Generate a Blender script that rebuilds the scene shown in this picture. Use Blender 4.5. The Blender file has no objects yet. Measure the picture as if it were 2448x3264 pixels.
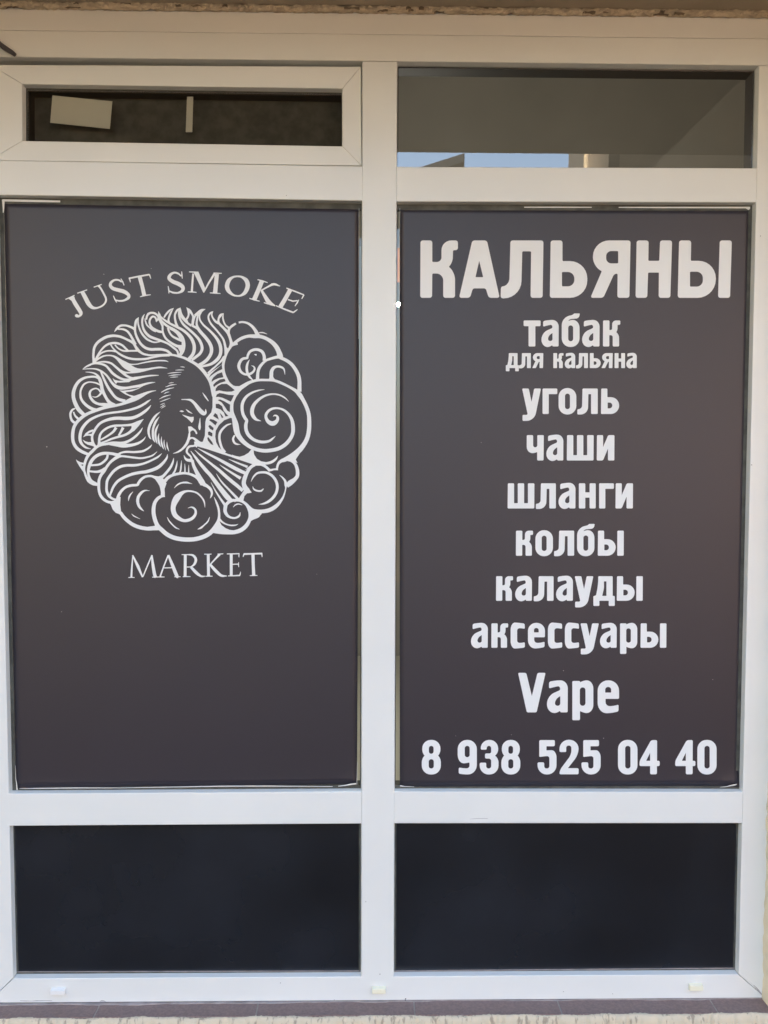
import bpy, bmesh, math, random
from mathutils import Vector, Matrix
from mathutils.geometry import tessellate_polygon
random.seed(7)
S = bpy.context.scene
C = S.collection

# ---------------------------------------------------------------- camera
CAM = Vector((0.0, -2.03, 1.60))
PITCH, YAW, ROLL = -0.0480845, -0.01666739, -0.0032395
FPX, CX, CY = 2822.0, 1224.0, 1632.0
ROT = Matrix.Rotation(YAW, 3, 'Z') @ Matrix.Rotation(PITCH, 3, 'X') @ Matrix.Rotation(ROLL, 3, 'Y')
cam = bpy.data.cameras.new('camera')
cam.sensor_fit = 'VERTICAL'
cam.sensor_height = 24.0
cam.lens = 24.0 * FPX / 3264.0
cam.clip_start = 0.05
cam.clip_end = 2000
co = bpy.data.objects.new('camera', cam)
C.objects.link(co)
co.matrix_world = Matrix.Translation(CAM) @ (ROT @ Matrix.Rotation(math.radians(90), 3, 'X')).to_4x4()
S.camera = co

# ---------------------------------------------------------------- world, sun, exposure
SUN_EL, SUN_AZ = math.radians(38), math.radians(28)     # sun stands behind the shop, a little to the right
w = bpy.data.worlds.new('World')
S.world = w
w.use_nodes = True
nt = w.node_tree
sky = nt.nodes.new('ShaderNodeTexSky')
sky.sky_type = 'NISHITA'
sky.sun_disc = False
sky.sun_elevation = SUN_EL
sky.sun_rotation = SUN_AZ
sky.dust_density = 4.0
sky.air_density = 1.15
sky.ozone_density = 0.75
bg = nt.nodes['Background']
bg.inputs['Strength'].default_value = 0.15
nt.links.new(sky.outputs['Color'], bg.inputs['Color'])
sl = bpy.data.lights.new('sun', 'SUN')
sl.energy = 2.7
sl.angle = math.radians(0.5)
sl.color = (1.0, 0.93, 0.76)
so = bpy.data.objects.new('sun', sl)
C.objects.link(so)
sd = Vector((math.sin(SUN_AZ) * math.cos(SUN_EL), math.cos(SUN_AZ) * math.cos(SUN_EL), math.sin(SUN_EL)))
so.rotation_euler = sd.to_track_quat('Z', 'Y').to_euler()
vs = S.view_settings
vs.view_transform = 'Standard'
vs.look = 'None'
vs.gamma = 1.0
vs.exposure = 2.74
vs.use_curve_mapping = False

# ---------------------------------------------------------------- helpers
def PX(x, y, Y=0.0):
    """photo pixel -> point of the vertical plane at depth Y"""
    d = ROT @ Vector(((x - CX) / FPX, 1.0, -(y - CY) / FPX))
    return CAM + d * ((Y - CAM.y) / d.y)

def tag(o, label=None, cat=None, group=None, kind=None):
    if label: o['label'] = label
    if cat: o['category'] = cat
    if group: o['group'] = group
    if kind: o['kind'] = kind
    return o

def thing(name, loc, label, cat, group=None):
    o = bpy.data.objects.new(name, None)
    o.empty_display_size = 0.1
    C.objects.link(o)
    o.location = loc
    return tag(o, label, cat, group)

def mesh_obj(name, verts, faces, mat, parent=None, smooth=False, mats=None, idx=None):
    me = bpy.data.meshes.new(name)
    me.from_pydata([tuple(v) for v in verts], [], faces)
    for m in (mats or [mat]):
        me.materials.append(m)
    if idx:
        for p, i in zip(me.polygons, idx): p.material_index = i
    bm = bmesh.new()
    bm.from_mesh(me)
    bmesh.ops.recalc_face_normals(bm, faces=bm.faces)
    bm.to_mesh(me)
    bm.free()
    if smooth:
        me.polygons.foreach_set('use_smooth', [True] * len(me.polygons))
    o = bpy.data.objects.new(name, me)
    C.objects.link(o)
    if parent:
        o.parent = parent
        loc = parent.matrix_basis.translation.copy()
        p = parent
        off = Vector(p.location)
        while p.parent:
            p = p.parent
            off += Vector(p.location)
        me.transform(Matrix.Translation(-off))
    return o

def flat_obj(name, polys, mats, parent, face_y=True):
    """polys: list of (list of world points, list of tri index, material index); faces turned to the street"""
    V, F, I = [], [], []
    for pts, tris, mi in polys:
        b = len(V)
        V += pts
        for t in tris:
            a, c, d = (pts[i] for i in t[:3])
            n = (c - a).cross(d - a)
            F.append([b + i for i in (t if n.y <= 0 else t[::-1])])
            I.append(mi)
    me = bpy.data.meshes.new(name)
    me.from_pydata([tuple(v) for v in V], [], F)
    for m in mats: me.materials.append(m)
    me.polygons.foreach_set('material_index', I)
    o = bpy.data.objects.new(name, me)
    C.objects.link(o)
    if parent:
        o.parent = parent
        off = Vector(parent.location)
        p = parent
        while p.parent:
            p = p.parent
            off += Vector(p.location)
        me.transform(Matrix.Translation(-off))
    return o

def box(x0, x1, y0, y1, z0, z1):
    v = [Vector((x, y, z)) for z in (z0, z1) for y in (y0, y1) for x in (x0, x1)]
    f = [(0, 2, 3, 1), (4, 5, 7, 6), (0, 1, 5, 4), (2, 6, 7, 3), (0, 4, 6, 2), (1, 3, 7, 5)]
    return v, f

def boxes(name, L, mat, parent=None, bevel=0.0):
    V, F = [], []
    for b in L:
        v, f = box(*b)
        n = len(V)
        V += v
        F += [tuple(i + n for i in q) for q in f]
    o = mesh_obj(name, V, F, mat, parent)
    if bevel:
        m = o.modifiers.new('bevel', 'BEVEL')
        m.width = bevel
        m.segments = 2
        m.limit_method = 'ANGLE'
    return o

# ---------------------------------------------------------------- materials
def new_mat(name):
    m = bpy.data.materials.new(name)
    m.use_nodes = True
    return m, m.node_tree, m.node_tree.nodes['Principled BSDF']

def surf(name, col, rough=0.5, spec=0.5, var=0.0, scale=8.0, bump=0.0, bscale=60.0, bdist=0.002, col2=None, detail=4.0, stretch=None, thr=None):
    m, t, p = new_mat(name)
    p.inputs['Base Color'].default_value = (*col, 1)
    p.inputs['Roughness'].default_value = rough
    p.inputs['Specular IOR Level'].default_value = spec
    g = t.nodes.new('ShaderNodeNewGeometry')
    vec = g.outputs['Position']
    if stretch:
        mp = t.nodes.new('ShaderNodeMapping')
        mp.inputs['Scale'].default_value = stretch
        t.links.new(vec, mp.inputs['Vector'])
        vec = mp.outputs['Vector']
    if var or col2:
        n = t.nodes.new('ShaderNodeTexNoise')
        n.inputs['Scale'].default_value = scale
        n.inputs['Detail'].default_value = detail
        t.links.new(vec, n.inputs['Vector'])
        r = t.nodes.new('ShaderNodeValToRGB')
        lo, hi = thr or (0.35, 0.65)
        r.color_ramp.elements[0].position = lo
        r.color_ramp.elements[1].position = hi
        c2 = col2 or tuple(c * (1 - var) for c in col)
        r.color_ramp.elements[0].color = (*c2, 1)
        r.color_ramp.elements[1].color = (*col, 1)
        t.links.new(n.outputs['Fac'], r.inputs['Fac'])
        t.links.new(r.outputs['Color'], p.inputs['Base Color'])
    if bump:
        n = t.nodes.new('ShaderNodeTexNoise')
        n.inputs['Scale'].default_value = bscale
        n.inputs['Detail'].default_value = 3
        t.links.new(vec, n.inputs['Vector'])
        b = t.nodes.new('ShaderNodeBump')
        b.inputs['Strength'].default_value = bump
        b.inputs['Distance'].default_value = bdist
        t.links.new(n.outputs['Fac'], b.inputs['Height'])
        t.links.new(b.outputs['Normal'], p.inputs['Normal'])
    return m

M = {}
M['pvc'] = surf('white_pvc', (0.775, 0.79, 0.765), 0.34, 0.5, var=0.05, scale=2.2, bump=0.04, bscale=25, bdist=0.002)
M['cap_white'] = surf('cap_white', (0.82, 0.82, 0.80), 0.45)
M['cap_cream'] = surf('cap_cream', (0.82, 0.80, 0.62), 0.5)
M['rubber'] = surf('rubber', (0.10, 0.10, 0.085), 0.7, 0.3, var=0.4, scale=40)
M['spacer'] = surf('spacer', (0.035, 0.028, 0.024), 0.6, 0.3)
M['film'] = surf('dark_film', (0.0275, 0.0230, 0.0325), 0.44, 0.56, var=0.10, scale=1.6, bump=0.03, bscale=14, bdist=0.003)
M['print'] = surf('white_print', (0.79, 0.805, 0.80), 0.45, 0.4)
M['film_edge'] = surf('film_edge', (0.70, 0.70, 0.66), 0.6)
M['stucco'] = surf('cream_stucco', (0.63, 0.55, 0.41), 0.9, 0.2, col2=(0.36, 0.31, 0.24), scale=110, bump=0.6, bscale=90, bdist=0.006, stretch=(1, 1, 0.25), thr=(0.34, 0.44))
M['plaster'] = surf('cream_plaster', (0.84, 0.73, 0.52), 0.9, 0.2, var=0.14, scale=14, bump=0.35, bscale=60, bdist=0.003)
M['wall'] = surf('house_plaster', (0.52, 0.44, 0.32), 0.9, 0.2, var=0.1, scale=2)
M['soffit_rough'] = surf('crumbling_plaster', (0.76, 0.64, 0.47), 0.95, 0.1, col2=(0.60, 0.49, 0.36), scale=45, bump=0.9, bscale=120, bdist=0.006, thr=(0.42, 0.60))
M['soffit_crumb'] = surf('dark_crumb', (0.29, 0.22, 0.15), 0.95, 0.1)
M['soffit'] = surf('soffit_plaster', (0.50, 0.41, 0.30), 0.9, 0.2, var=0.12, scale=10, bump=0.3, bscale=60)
M['tile'] = surf('brown_tile', (0.245, 0.170, 0.155), 0.55, 0.4, col2=(0.185, 0.130, 0.120), scale=180, bump=0.25, bscale=300, bdist=0.0008)
M['grout'] = surf('grout', (0.34, 0.31, 0.28), 0.9, 0.2, var=0.2, scale=60)
M['sealant'] = surf('sealant', (0.38, 0.33, 0.32), 0.6, 0.3, var=0.35, scale=30)
M['cable'] = surf('grey_cable', (0.075, 0.07, 0.075), 0.7, 0.3, var=0.25, scale=80, bump=0.4, bscale=150)
M['dark_panel'] = surf('dark_panel', (0.017, 0.020, 0.027), 0.25, 0.55, col2=(0.008, 0.009, 0.012), scale=2.3, detail=6, bump=0.02, bscale=10, bdist=0.003)
M['paper'] = surf('pale_sheet', (0.72, 0.71, 0.60), 0.7, 0.2, var=0.05, scale=10)
M['room'] = surf('room_wall', (0.50, 0.48, 0.45), 0.9, 0.1, var=0.15, scale=1.2)
M['roomdark'] = surf('room_ceiling', (0.75, 0.71, 0.64), 0.9, 0.1)
M['orange'] = surf('orange_glow', (0.75, 0.28, 0.09), 0.5)
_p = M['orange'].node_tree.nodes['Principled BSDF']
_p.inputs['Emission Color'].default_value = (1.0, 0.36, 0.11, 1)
_p.inputs['Emission Strength'].default_value = 0.10  # glow put into the orange panel in place of light falling on it
M['asphalt'] = surf('asphalt', (0.045, 0.034, 0.022), 0.9, 0.3, var=0.3, scale=3, bump=0.4, bscale=60)
M['paving'] = surf('paving', (0.062, 0.042, 0.022), 0.85, 0.3, var=0.18, scale=4)
M['dirt'] = surf('dirt_speck', (0.05, 0.045, 0.04), 0.9)
M['bone'] = surf('dry_dirt', (0.55, 0.53, 0.5), 0.9)
M['soil'] = surf('dry_ground', (0.105, 0.069, 0.035), 0.95, 0.2, var=0.3, scale=0.3)
M['brick'] = surf('red_brown_render', (0.52, 0.35, 0.28), 0.9, 0.2, var=0.2, scale=3)
M['tan'] = surf('tan_render', (0.68, 0.54, 0.37), 0.9, 0.2, var=0.12, scale=1.5)
M['warm'] = surf('ochre_render', (0.54, 0.40, 0.22), 0.9, 0.2, var=0.1, scale=1.5)
M['loggia'] = surf('dark_loggia', (0.018, 0.015, 0.012), 0.9, 0.1)
M['ochre'] = surf('pale_ochre', (0.70, 0.57, 0.37), 0.9, 0.2, var=0.08, scale=1.5)
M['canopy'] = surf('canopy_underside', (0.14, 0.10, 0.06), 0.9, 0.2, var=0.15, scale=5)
M['darkmetal'] = surf('dark_metal', (0.06, 0.055, 0.05), 0.6)
M['winglass'] = surf('far_window', (0.03, 0.035, 0.04), 0.08, 0.6)

def glass_mat(name, base, tint):
    m = bpy.data.materials.new(name)
    m.use_nodes = True
    t = m.node_tree
    t.nodes.clear()
    out = t.nodes.new('ShaderNodeOutputMaterial')
    mix = t.nodes.new('ShaderNodeMixShader')
    tr = t.nodes.new('ShaderNodeBsdfTransparent')
    tr.inputs['Color'].default_value = (*tint, 1)
    gl = t.nodes.new('ShaderNodeBsdfGlossy')
    gl.inputs['Roughness'].default_value = 0.0
    lw = t.nodes.new('ShaderNodeLayerWeight')
    lw.inputs['Blend'].default_value = 0.5
    pw = t.nodes.new('ShaderNodeMath'); pw.operation = 'POWER'; pw.inputs[1].default_value = 5
    ma = t.nodes.new('ShaderNodeMath'); ma.operation = 'MULTIPLY_ADD'
    ma.inputs[1].default_value = 1 - base; ma.inputs[2].default_value = base
    t.links.new(lw.outputs['Facing'], pw.inputs[0])
    t.links.new(pw.outputs[0], ma.inputs[0])
    t.links.new(ma.outputs[0], mix.inputs['Fac'])
    t.links.new(tr.outputs[0], mix.inputs[1])
    t.links.new(gl.outputs[0], mix.inputs[2])
    t.links.new(mix.outputs[0], out.inputs['Surface'])
    return m
M['glass'] = glass_mat('window_glass', 0.18, (0.82, 0.82, 0.80))
M['glass_low'] = glass_mat('shop_glass', 0.08, (0.80, 0.84, 0.80))
lm, lt, lp = new_mat('lit_lamp')
lp.inputs['Emission Color'].default_value = (1.0, 0.97, 0.85, 1)
lp.inputs['Emission Strength'].default_value = 4600.0
M['lamp'] = lm

# ================================================================ SETTING
def struct(o):
    o['kind'] = 'structure'
    return o
struct(boxes('ground', [(-300, 300, -400, 100, -0.30, -0.02)], M['soil']))
struct(boxes('pavement', [(-40, 40, -3.6, -0.09, -0.018, 0.12)], M['paving']))
struct(boxes('road', [(-40, 40, -10.4, -3.604, -0.018, 0.0)], M['asphalt']))

# ---- the shop building
FR_BOT = PX(1224, 3190).z
LINTEL_Z = PX(1224, 44).z
bld = thing('shop_building', (0, 0.1, 0), 'cream rendered shop wall around the white window, with a slab jutting out above it', 'building')
XR = PX(2433, 3000).x
XL = -1.06
WF = -0.062          # street face of the wall
boxes('lower_wall', [(-8, 8, -0.055, 0.16, -0.02, FR_BOT - 0.016)], M['wall'], bld)
boxes('upper_wall', [(-8, 8, WF - 0.014, 0.16, LINTEL_Z + 0.014, 9.0)], M['soffit'], bld)
boxes('pier', [(-8, XL, WF, 0.16, FR_BOT - 0.012, LINTEL_Z + 0.012)], M['plaster'], bld)
# canopy slab above
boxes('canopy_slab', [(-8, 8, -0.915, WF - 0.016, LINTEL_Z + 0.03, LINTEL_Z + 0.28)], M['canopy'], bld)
boxes('back_wall', [(-8, 8, 4.2, 4.4, 0.0, 9.0)], M['room'], bld)
for x_ in (-8.2, 8.0):
    boxes('side_wall', [(x_, x_ + 0.2, 0.16, 4.4, 0, 9.0)], M['room'], bld)
boxes('roof', [(-8.4, 8.4, -0.2, 4.6, 9.002, 9.2)], M['soffit'], bld)
boxes('room_ceiling', [(-7.9, 7.9, 0.17, 4.19, 4.6, 4.7)], M['roomdark'], bld)
boxes('room_floor', [(-7.9, 7.9, 0.17, 4.19, 0.20, 0.28)], M['roomdark'], bld)

def slanted_slab():  # slab added to give the top right pane a lighter slanted area
    q = [PX(x, y, 2.6) for x, y in ((2470, 150), (2470, 620), (1990, 620))]
    V = q + [p + Vector((0, 0.08, 0)) for p in q]
    mesh_obj('added_slanted_slab', V, [(0, 1, 2), (5, 4, 3), (0, 3, 4, 1), (1, 4, 5, 2), (2, 5, 3, 0)], M['room'], bld)
slanted_slab()
boxes('added_bright_board', [(-3.4, -0.15, 3.0, 3.1, 2.7, 4.599)], M['roomdark'], bld)  # pale board added to brighten the view through the sash pane

# right pier with an uneven plastered reveal edge
def wavy_pier():
    n = 160
    V, F = [], []
    z0, z1 = FR_BOT - 0.03, LINTEL_Z + 0.012
    for i in range(n + 1):
        z = z0 + (z1 - z0) * i / n
        e = 0.0016 * math.sin(i * 0.35) + random.uniform(-0.0018, 0.0018) + 0.004 * (z - z0) / (z1 - z0)
        for Y, dx in ((0.10, -0.004), (0.006, 0), (-0.004, 0.0008), (WF + 0.012, 0.004), (WF, 0.016), (WF, 7.0)):
            V.append(Vector((XR + e + dx + random.uniform(-0.0008, 0.0008), Y, z)))
    for i in range(n):
        for j in range(5):
            a = i * 6 + j
            F.append((a, a + 1, a + 7, a + 6))
    return mesh_obj('pier', V, F, M['plaster'], bld, smooth=True)
wavy_pier()

# lower wall: grooved render strip with a ragged lip in front of the sill
def lip():
    n = 700
    x0, x1 = -1.2, 1.35
    V, F = [], []
    zt = PX(1224, 3240, -0.055).z
    groove = [0.0] * (n + 1)
    for _ in range(120):
        c = random.randrange(n); wdt = random.randint(1, 4); d = random.uniform(0.002, 0.006)
        for k in range(-wdt, wdt + 1):
            if 0 <= c + k <= n: groove[c + k] = max(groove[c + k], d * (1 - abs(k) / (wdt + 1)))
    prof = [(-0.050, 0.0), (-0.056, 0.0015), (-0.061, -0.001), (-0.064, -0.010), (-0.065, -0.03), (-0.065, -0.30)]
    ph = [random.uniform(0, 6) for _ in range(4)]
    for i in range(n + 1):
        x = x0 + (x1 - x0) * i / n
        e = 0.0012 * math.sin(x * 23 + ph[0]) + 0.0008 * math.sin(x * 71 + ph[1]) + random.uniform(-0.0006, 0.0006)
        for k, (Y, dz) in enumerate(prof):
            g = groove[i] * (1.0 if k >= 2 else 0.25)
            V.append(Vector((x, Y + g, zt + dz + e * (1 if k < 4 else 0) - groove[i] * 0.15)))
    m = len(prof)
    for i in range(n):
        for j in range(m - 1):
            a = i * m + j
            F.append((a, a + m, a + m + 1, a + 1))
    return mesh_obj('render_lip', V, F, M['stucco'], bld, smooth=True)
lip()

# crumbling plaster strip under the lintel
def crumble():
    n, k = 420, 9
    x0, x1 = -1.15, 1.25
    V, F, I = [], [], []
    for i in range(n + 1):
        x = x0 + (x1 - x0) * i / n
        e = random.uniform(-0.0012, 0.0012) + 0.0012 * math.sin(x * 40)
        for j in range(k):
            u = j / (k - 1)
            Y = 0.006 - u * (0.034 + e)
            z = LINTEL_Z + 0.003 - 0.004 * math.sin(math.pi * min(1, u * 1.3)) + random.uniform(-0.0016, 0.0016)
            V.append(Vector((x, Y, z)))
    pits = []
    for _ in range(46):
        pits.append((random.uniform(0, n), random.uniform(0.5, k - 2), random.choice((1, 1, 1, 2, 3)), random.uniform(0.5, 1.0)))
    for i in range(n):
        for j in range(k - 1):
            a = i * k + j
            F.append((a, a + 1, a + k + 1, a + k))
            I.append(1 if any(abs(i - p[0]) < p[2] and abs(j - p[1]) < p[3] for p in pits) else 0)
    for i, p in enumerate(I):
        if p:
            for v in F[i]: V[v].z += 0.0012
    return mesh_obj('plaster_edge', V, F, None, bld, mats=[M['soffit_rough'], M['soffit_crumb']], idx=I)
crumble()
boxes('lintel_soffit', [(-1.2, 1.35, WF - 0.0135, -0.026, LINTEL_Z + 0.004, LINTEL_Z + 0.0135)], M['soffit'], bld)

# ================================================================ THE WINDOW
win = thing('shop_window', (0, 0.03, FR_BOT), 'tall white plastic shop window with two bays, dark posters and lower dark panels', 'window')

def lp2(q, k, d):
    """offset edges of quad q (list of (x,z)) outward by d[i] on edge i (TL-TR, TR-BR, BR-BL, BL-TL)"""
    n = len(q)
    ctr = Vector((sum(p.x for p in q) / n, sum(p.y for p in q) / n))
    lines = []
    for i in range(n):
        a, b = q[i], q[(i + 1) % n]
        t = (b - a).normalized()
        nn = Vector((t.y, -t.x))
        if (ctr - a).dot(nn) > 0: nn = -nn
        lines.append((a + nn * d[i] * k, t))
    out = []
    for i in range(n):
        (p, t), (p2, t2) = lines[i - 1], lines[i]
        den = t.x * t2.y - t.y * t2.x
        if abs(den) < 1e-9:
            out.append(p2)
        else:
            s = ((p2.x - p.x) * t2.y - (p2.y - p.y) * t2.x) / den
            out.append(p + t * s)
    return out

def member(name, corners, open_edges, parent, mat, Y0=0.0, depth=0.065, rebate=0.016, splay=0.0016):
    """one frame profile: rounded face edge, splayed glazing rebate on its open edges, butt joint on the others"""
    q = [PX(x, y, Y0) for x, y in corners]
    q = [Vector((v.x, v.z)) for v in q]
    op = [1.0 if o else 0.0 for o in open_edges]
    cl = [0.0 if o else 1.0 for o in open_edges]
    def off(a, b): return [a if o else b for o in open_edges]
    rings = [(Y0, off(-0.0014, -0.0008)), (Y0 + 0.0004, off(-0.0006, -0.0004)), (Y0 + 0.0014, off(0.0, -0.0002)),
             (Y0 + rebate, off(splay, -0.0002)), (Y0 + depth, off(splay, -0.0002))]
    V, F = [], []
    for Y, d in rings:
        for p in lp2(q, 1.0, d):
            V.append(Vector((p.x, Y, p.y)))
    F.append((0, 1, 2, 3))
    for r in range(len(rings) - 1):
        for i in range(4):
            a, b = r * 4 + i, r * 4 + (i + 1) % 4
            F.append((a, b, b + 4, a + 4))
    n = len(V)
    F.append((n - 1, n - 2, n - 3, n - 4))
    return mesh_obj(name, V, F, mat, parent)

def lx(y): return -25 + (y - 181) * 0.0222            # inner edge of the left jamb
def rx(y): return 2420 - (y - 211) * 0.0227           # inner edge of the right jamb
frame = win
P_ = M['pvc']
member('head_extension', [(-150, 20), (2600, 52), (2600, 125.9), (-150, 94.6)], (0, 0, 0, 0), frame, P_)
member('frame_head', [(-150, 94.6), (2600, 126), (2600, 210.3), (-150, 179.2)], (0, 0, 1, 0), frame, P_)
member('jamb', [(-140, 180.6), (lx(181), 180.8), (41.6, 3118), (-40, 3196)], (0, 1, 0, 0), frame, P_)
member('jamb', [(rx(211), 209), (2540, 210.2), (2440, 3180), (2354.3, 3105)], (0, 0, 0, 1), frame, P_)
member('bottom_rail', [(41.8, 3119.5), (2353.6, 3106), (2440, 3180.5), (-40, 3196.6)], (1, 0, 0, 0), frame, P_)
member('mullion', [(1155.2, 195.6), (1265.6, 196.6), (1254.8, 3115), (1151.6, 3116)], (0, 1, 0, 1), frame, P_)
member('transom', [(-22, 511), (1155.2, 530), (1155.6, 640), (-16, 620.8)], (1, 0, 1, 0), frame, P_)
member('transom', [(1264.2, 531.5), (rx(536), 536), (rx(645), 645), (1263.4, 642.4)], (1, 0, 1, 0), frame, P_)
member('transom', [(25.6, 2529.7), (1152.4, 2523.2), (1152.2, 2625.4), (27.6, 2632.8)], (1, 0, 1, 0), frame, P_)
member('transom', [(1256.4, 2523.2), (rx(2524), 2524.5), (rx(2624), 2624.2), (1256, 2624.8)], (1, 0, 1, 0), frame, P_)

# opening top sash: four mitred rails
sash = thing('sash', (0, 0, 0), None, None)
sash.parent = win
So = [(-32, 206), (1151, 212), (1152.6, 528), (-32, 510.5)]
Si = [(71, 268), (1091, 282.6), (1091.5, 466), (71.5, 448.8)]
SY = 0.007
for i in range(4):
    j = (i + 1) % 4
    member('sash_rail', [So[i], So[j], Si[j], Si[i]], (1, 0, 1, 0), sash, P_, Y0=SY, depth=0.05, rebate=0.016, splay=0.0016)
# seal behind the gap round the sash
member('seal', [(-40, 178), (1160, 190), (1160, 520), (-40, 520)], (0, 0, 0, 0), sash, M['rubber'], Y0=0.062, depth=0.004)

# panes, gaskets
def ring(name, co, wd, Y0, Y1, mat, parent):
    q = [PX(x, y, Y0) for x, y in co]
    q = [Vector((v.x, v.z)) for v in q]
    inn = lp2(q, -1.0, [wd] * 4)
    V = []
    for Y in (Y0, Y1):
        V += [Vector((p.x, Y, p.y)) for p in q] + [Vector((p.x, Y, p.y)) for p in inn]
    F = []
    for i in range(4):
        j = (i + 1) % 4
        F += [(i, j, 4 + j, 4 + i), (8 + i, 8 + j, 12 + j, 12 + i), (4 + i, 4 + j, 12 + j, 12 + i), (i, j, 8 + j, 8 + i)]
    return mesh_obj(name, V, F, mat, parent)

def pane(co, grow, Y, mat, gask=0.0035, spacer=True, label=None):
    q = [PX(x, y, 0) for x, y in co]
    xs = [Vector((v.x, v.z)) for v in q]
    g = lp2(xs, 1.0, [grow] * 4)
    V = [Vector((p.x, Y, p.y)) for p in g] + [Vector((p.x, Y + 0.004, p.y)) for p in g]
    F = [(0, 1, 2, 3), (7, 6, 5, 4)] + [(i, (i + 1) % 4, 4 + (i + 1) % 4, 4 + i) for i in range(4)]
    if mat in (M['glass'], M['glass_low']):
        V, F = V[:4], [(0, 1, 2, 3)]
    o = mesh_obj('window_pane', V, F, mat, win)
    if label: o['label'] = label
    def rect(d, Y0): return [Vector((p.x, Y0, p.y)) for p in lp2(xs, 1.0, [d] * 4)]
    def hollow(name, d0, d1, Y0, Y1, m):
        V = rect(d0, Y0) + rect(d1, Y0) + rect(d0, Y1) + rect(d1, Y1)
        F = []
        for i in range(4):
            j = (i + 1) % 4
            F += [(i, j, 4 + j, 4 + i), (8 + i, 8 + j, 12 + j, 12 + i), (4 + i, 4 + j, 12 + j, 12 + i), (i, j, 8 + j, 8 + i)]
        return mesh_obj(name, V, F, m, o)
    if gask:
        gk = gask if isinstance(gask, tuple) else (gask,) * 4
        A, B = rect(0.004, Y - 0.0009), [Vector((p.x, Y - 0.0009, p.y)) for p in lp2(xs, 1.0, [-g_ for g_ in gk])]
        V = A + B + [v + Vector((0, 0.0007, 0)) for v in A] + [v + Vector((0, 0.0007, 0)) for v in B]
        F = []
        for i in range(4):
            j = (i + 1) % 4
            F += [(i, j, 4 + j, 4 + i), (8 + i, 8 + j, 12 + j, 12 + i), (4 + i, 4 + j, 12 + j, 12 + i), (i, j, 8 + j, 8 + i)]
        mesh_obj('gasket', V, F, M['rubber'], o)
    if spacer:
        hollow('glazing_spacer', 0.004, -0.0040, Y + 0.0055, 0.064, M['spacer'])
    return o
pane([(71, 268), (1091, 282.6), (1091.5, 466), (71.5, 448.8)], 0.006, SY + 0.018, M['glass'], gask=0.0012, label='narrow pane of the opening top sash')
pane([(1265.6, 196.6), (rx(211), 209.5), (rx(536), 536), (1264.2, 531.5)], 0.006, 0.017, M['glass'], gask=0.0006, label='fixed top pane reflecting a strip of sky')
LP = [(-16, 621), (1156, 640), (1152.3, 2523.2), (25, 2529.7)]
RP = [(1263.4, 642.4), (rx(645), 645), (rx(2524), 2524.5), (1256, 2523.2)]
pane(LP, 0.006, 0.0175, M['glass_low'], gask=(0.0145, 0.0030, 0.009, 0.012))
pane(RP, 0.006, 0.0175, M['glass_low'], gask=(0.0145, 0.010, 0.010, 0.0022))
pane([(27.6, 2632.8), (1152.2, 2625.4), (1151.6, 3117), (41.6, 3119)], 0.006, 0.0175, M['dark_panel'], gask=0.006, spacer=False, label='lower left pane backed with dark film')
pane([(1256, 2624.8), (rx(2624), 2624.2), (2354, 3106), (1254.8, 3115.5)], 0.006, 0.0175, M['dark_panel'], gask=0.006, spacer=False, label='lower right pane backed with dark film')
# second glazing line along the foot of the lower panes
for a, b in (((46, 3099), (1150, 3096)), ((1257, 3096), (2345, 3087))):
    p, q = PX(*a, 0.0165), PX(*b, 0.0165)
    V = [p, q, q + Vector((0, 0, 0.0016)), p + Vector((0, 0, 0.0016))]
    V += [v + Vector((0, 0.002, 0)) for v in V]
    mesh_obj('glazing_bead', V, [(0, 1, 2, 3), (0, 4, 5, 1), (1, 5, 6, 2), (2, 6, 7, 3), (3, 7, 4, 0)], M['sealant'], win)

# drain caps
def drain_cap(x0, x1, yt, yb, mat, label):
    a, b = PX(x0, yb, -0.010), PX(x1, yt, -0.010)
    X0, X1, Z0, Z1 = a.x, b.x, a.z, b.z
    V = [Vector(p) for p in ((X0, -0.010, Z0 + .001), (X1, -0.010, Z0 + .001), (X1, -0.010, Z1), (X0, -0.010, Z1),
                             (X0 - .0006, -0.0003, Z0 - .001), (X1 + .0006, -0.0003, Z0 - .001), (X1 + .0006, -0.0003, Z1 + .0025), (X0 - .0006, -0.0003, Z1 + .0025))]
    F = [(0, 1, 2, 3), (0, 4, 5, 1), (1, 5, 6, 2), (2, 6, 7, 3), (3, 7, 4, 0), (7, 6, 5, 4)]
    o = mesh_obj('drain_cap', V, F, mat, win)
    m = o.modifiers.new('bevel', 'BEVEL'); m.width = 0.0009; m.segments = 2
    o['label'] = label
drain_cap(160, 205, 3158, 3174, M['cap_white'], 'white drain cap near the left end of the bottom rail')
drain_cap(1186.5, 1229, 3153.5, 3169.5, M['cap_cream'], 'yellowed drain cap under the mullion')
drain_cap(2200, 2242, 3143.5, 3160, M['cap_cream'], 'yellowed drain cap near the right end of the bottom rail')

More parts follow.
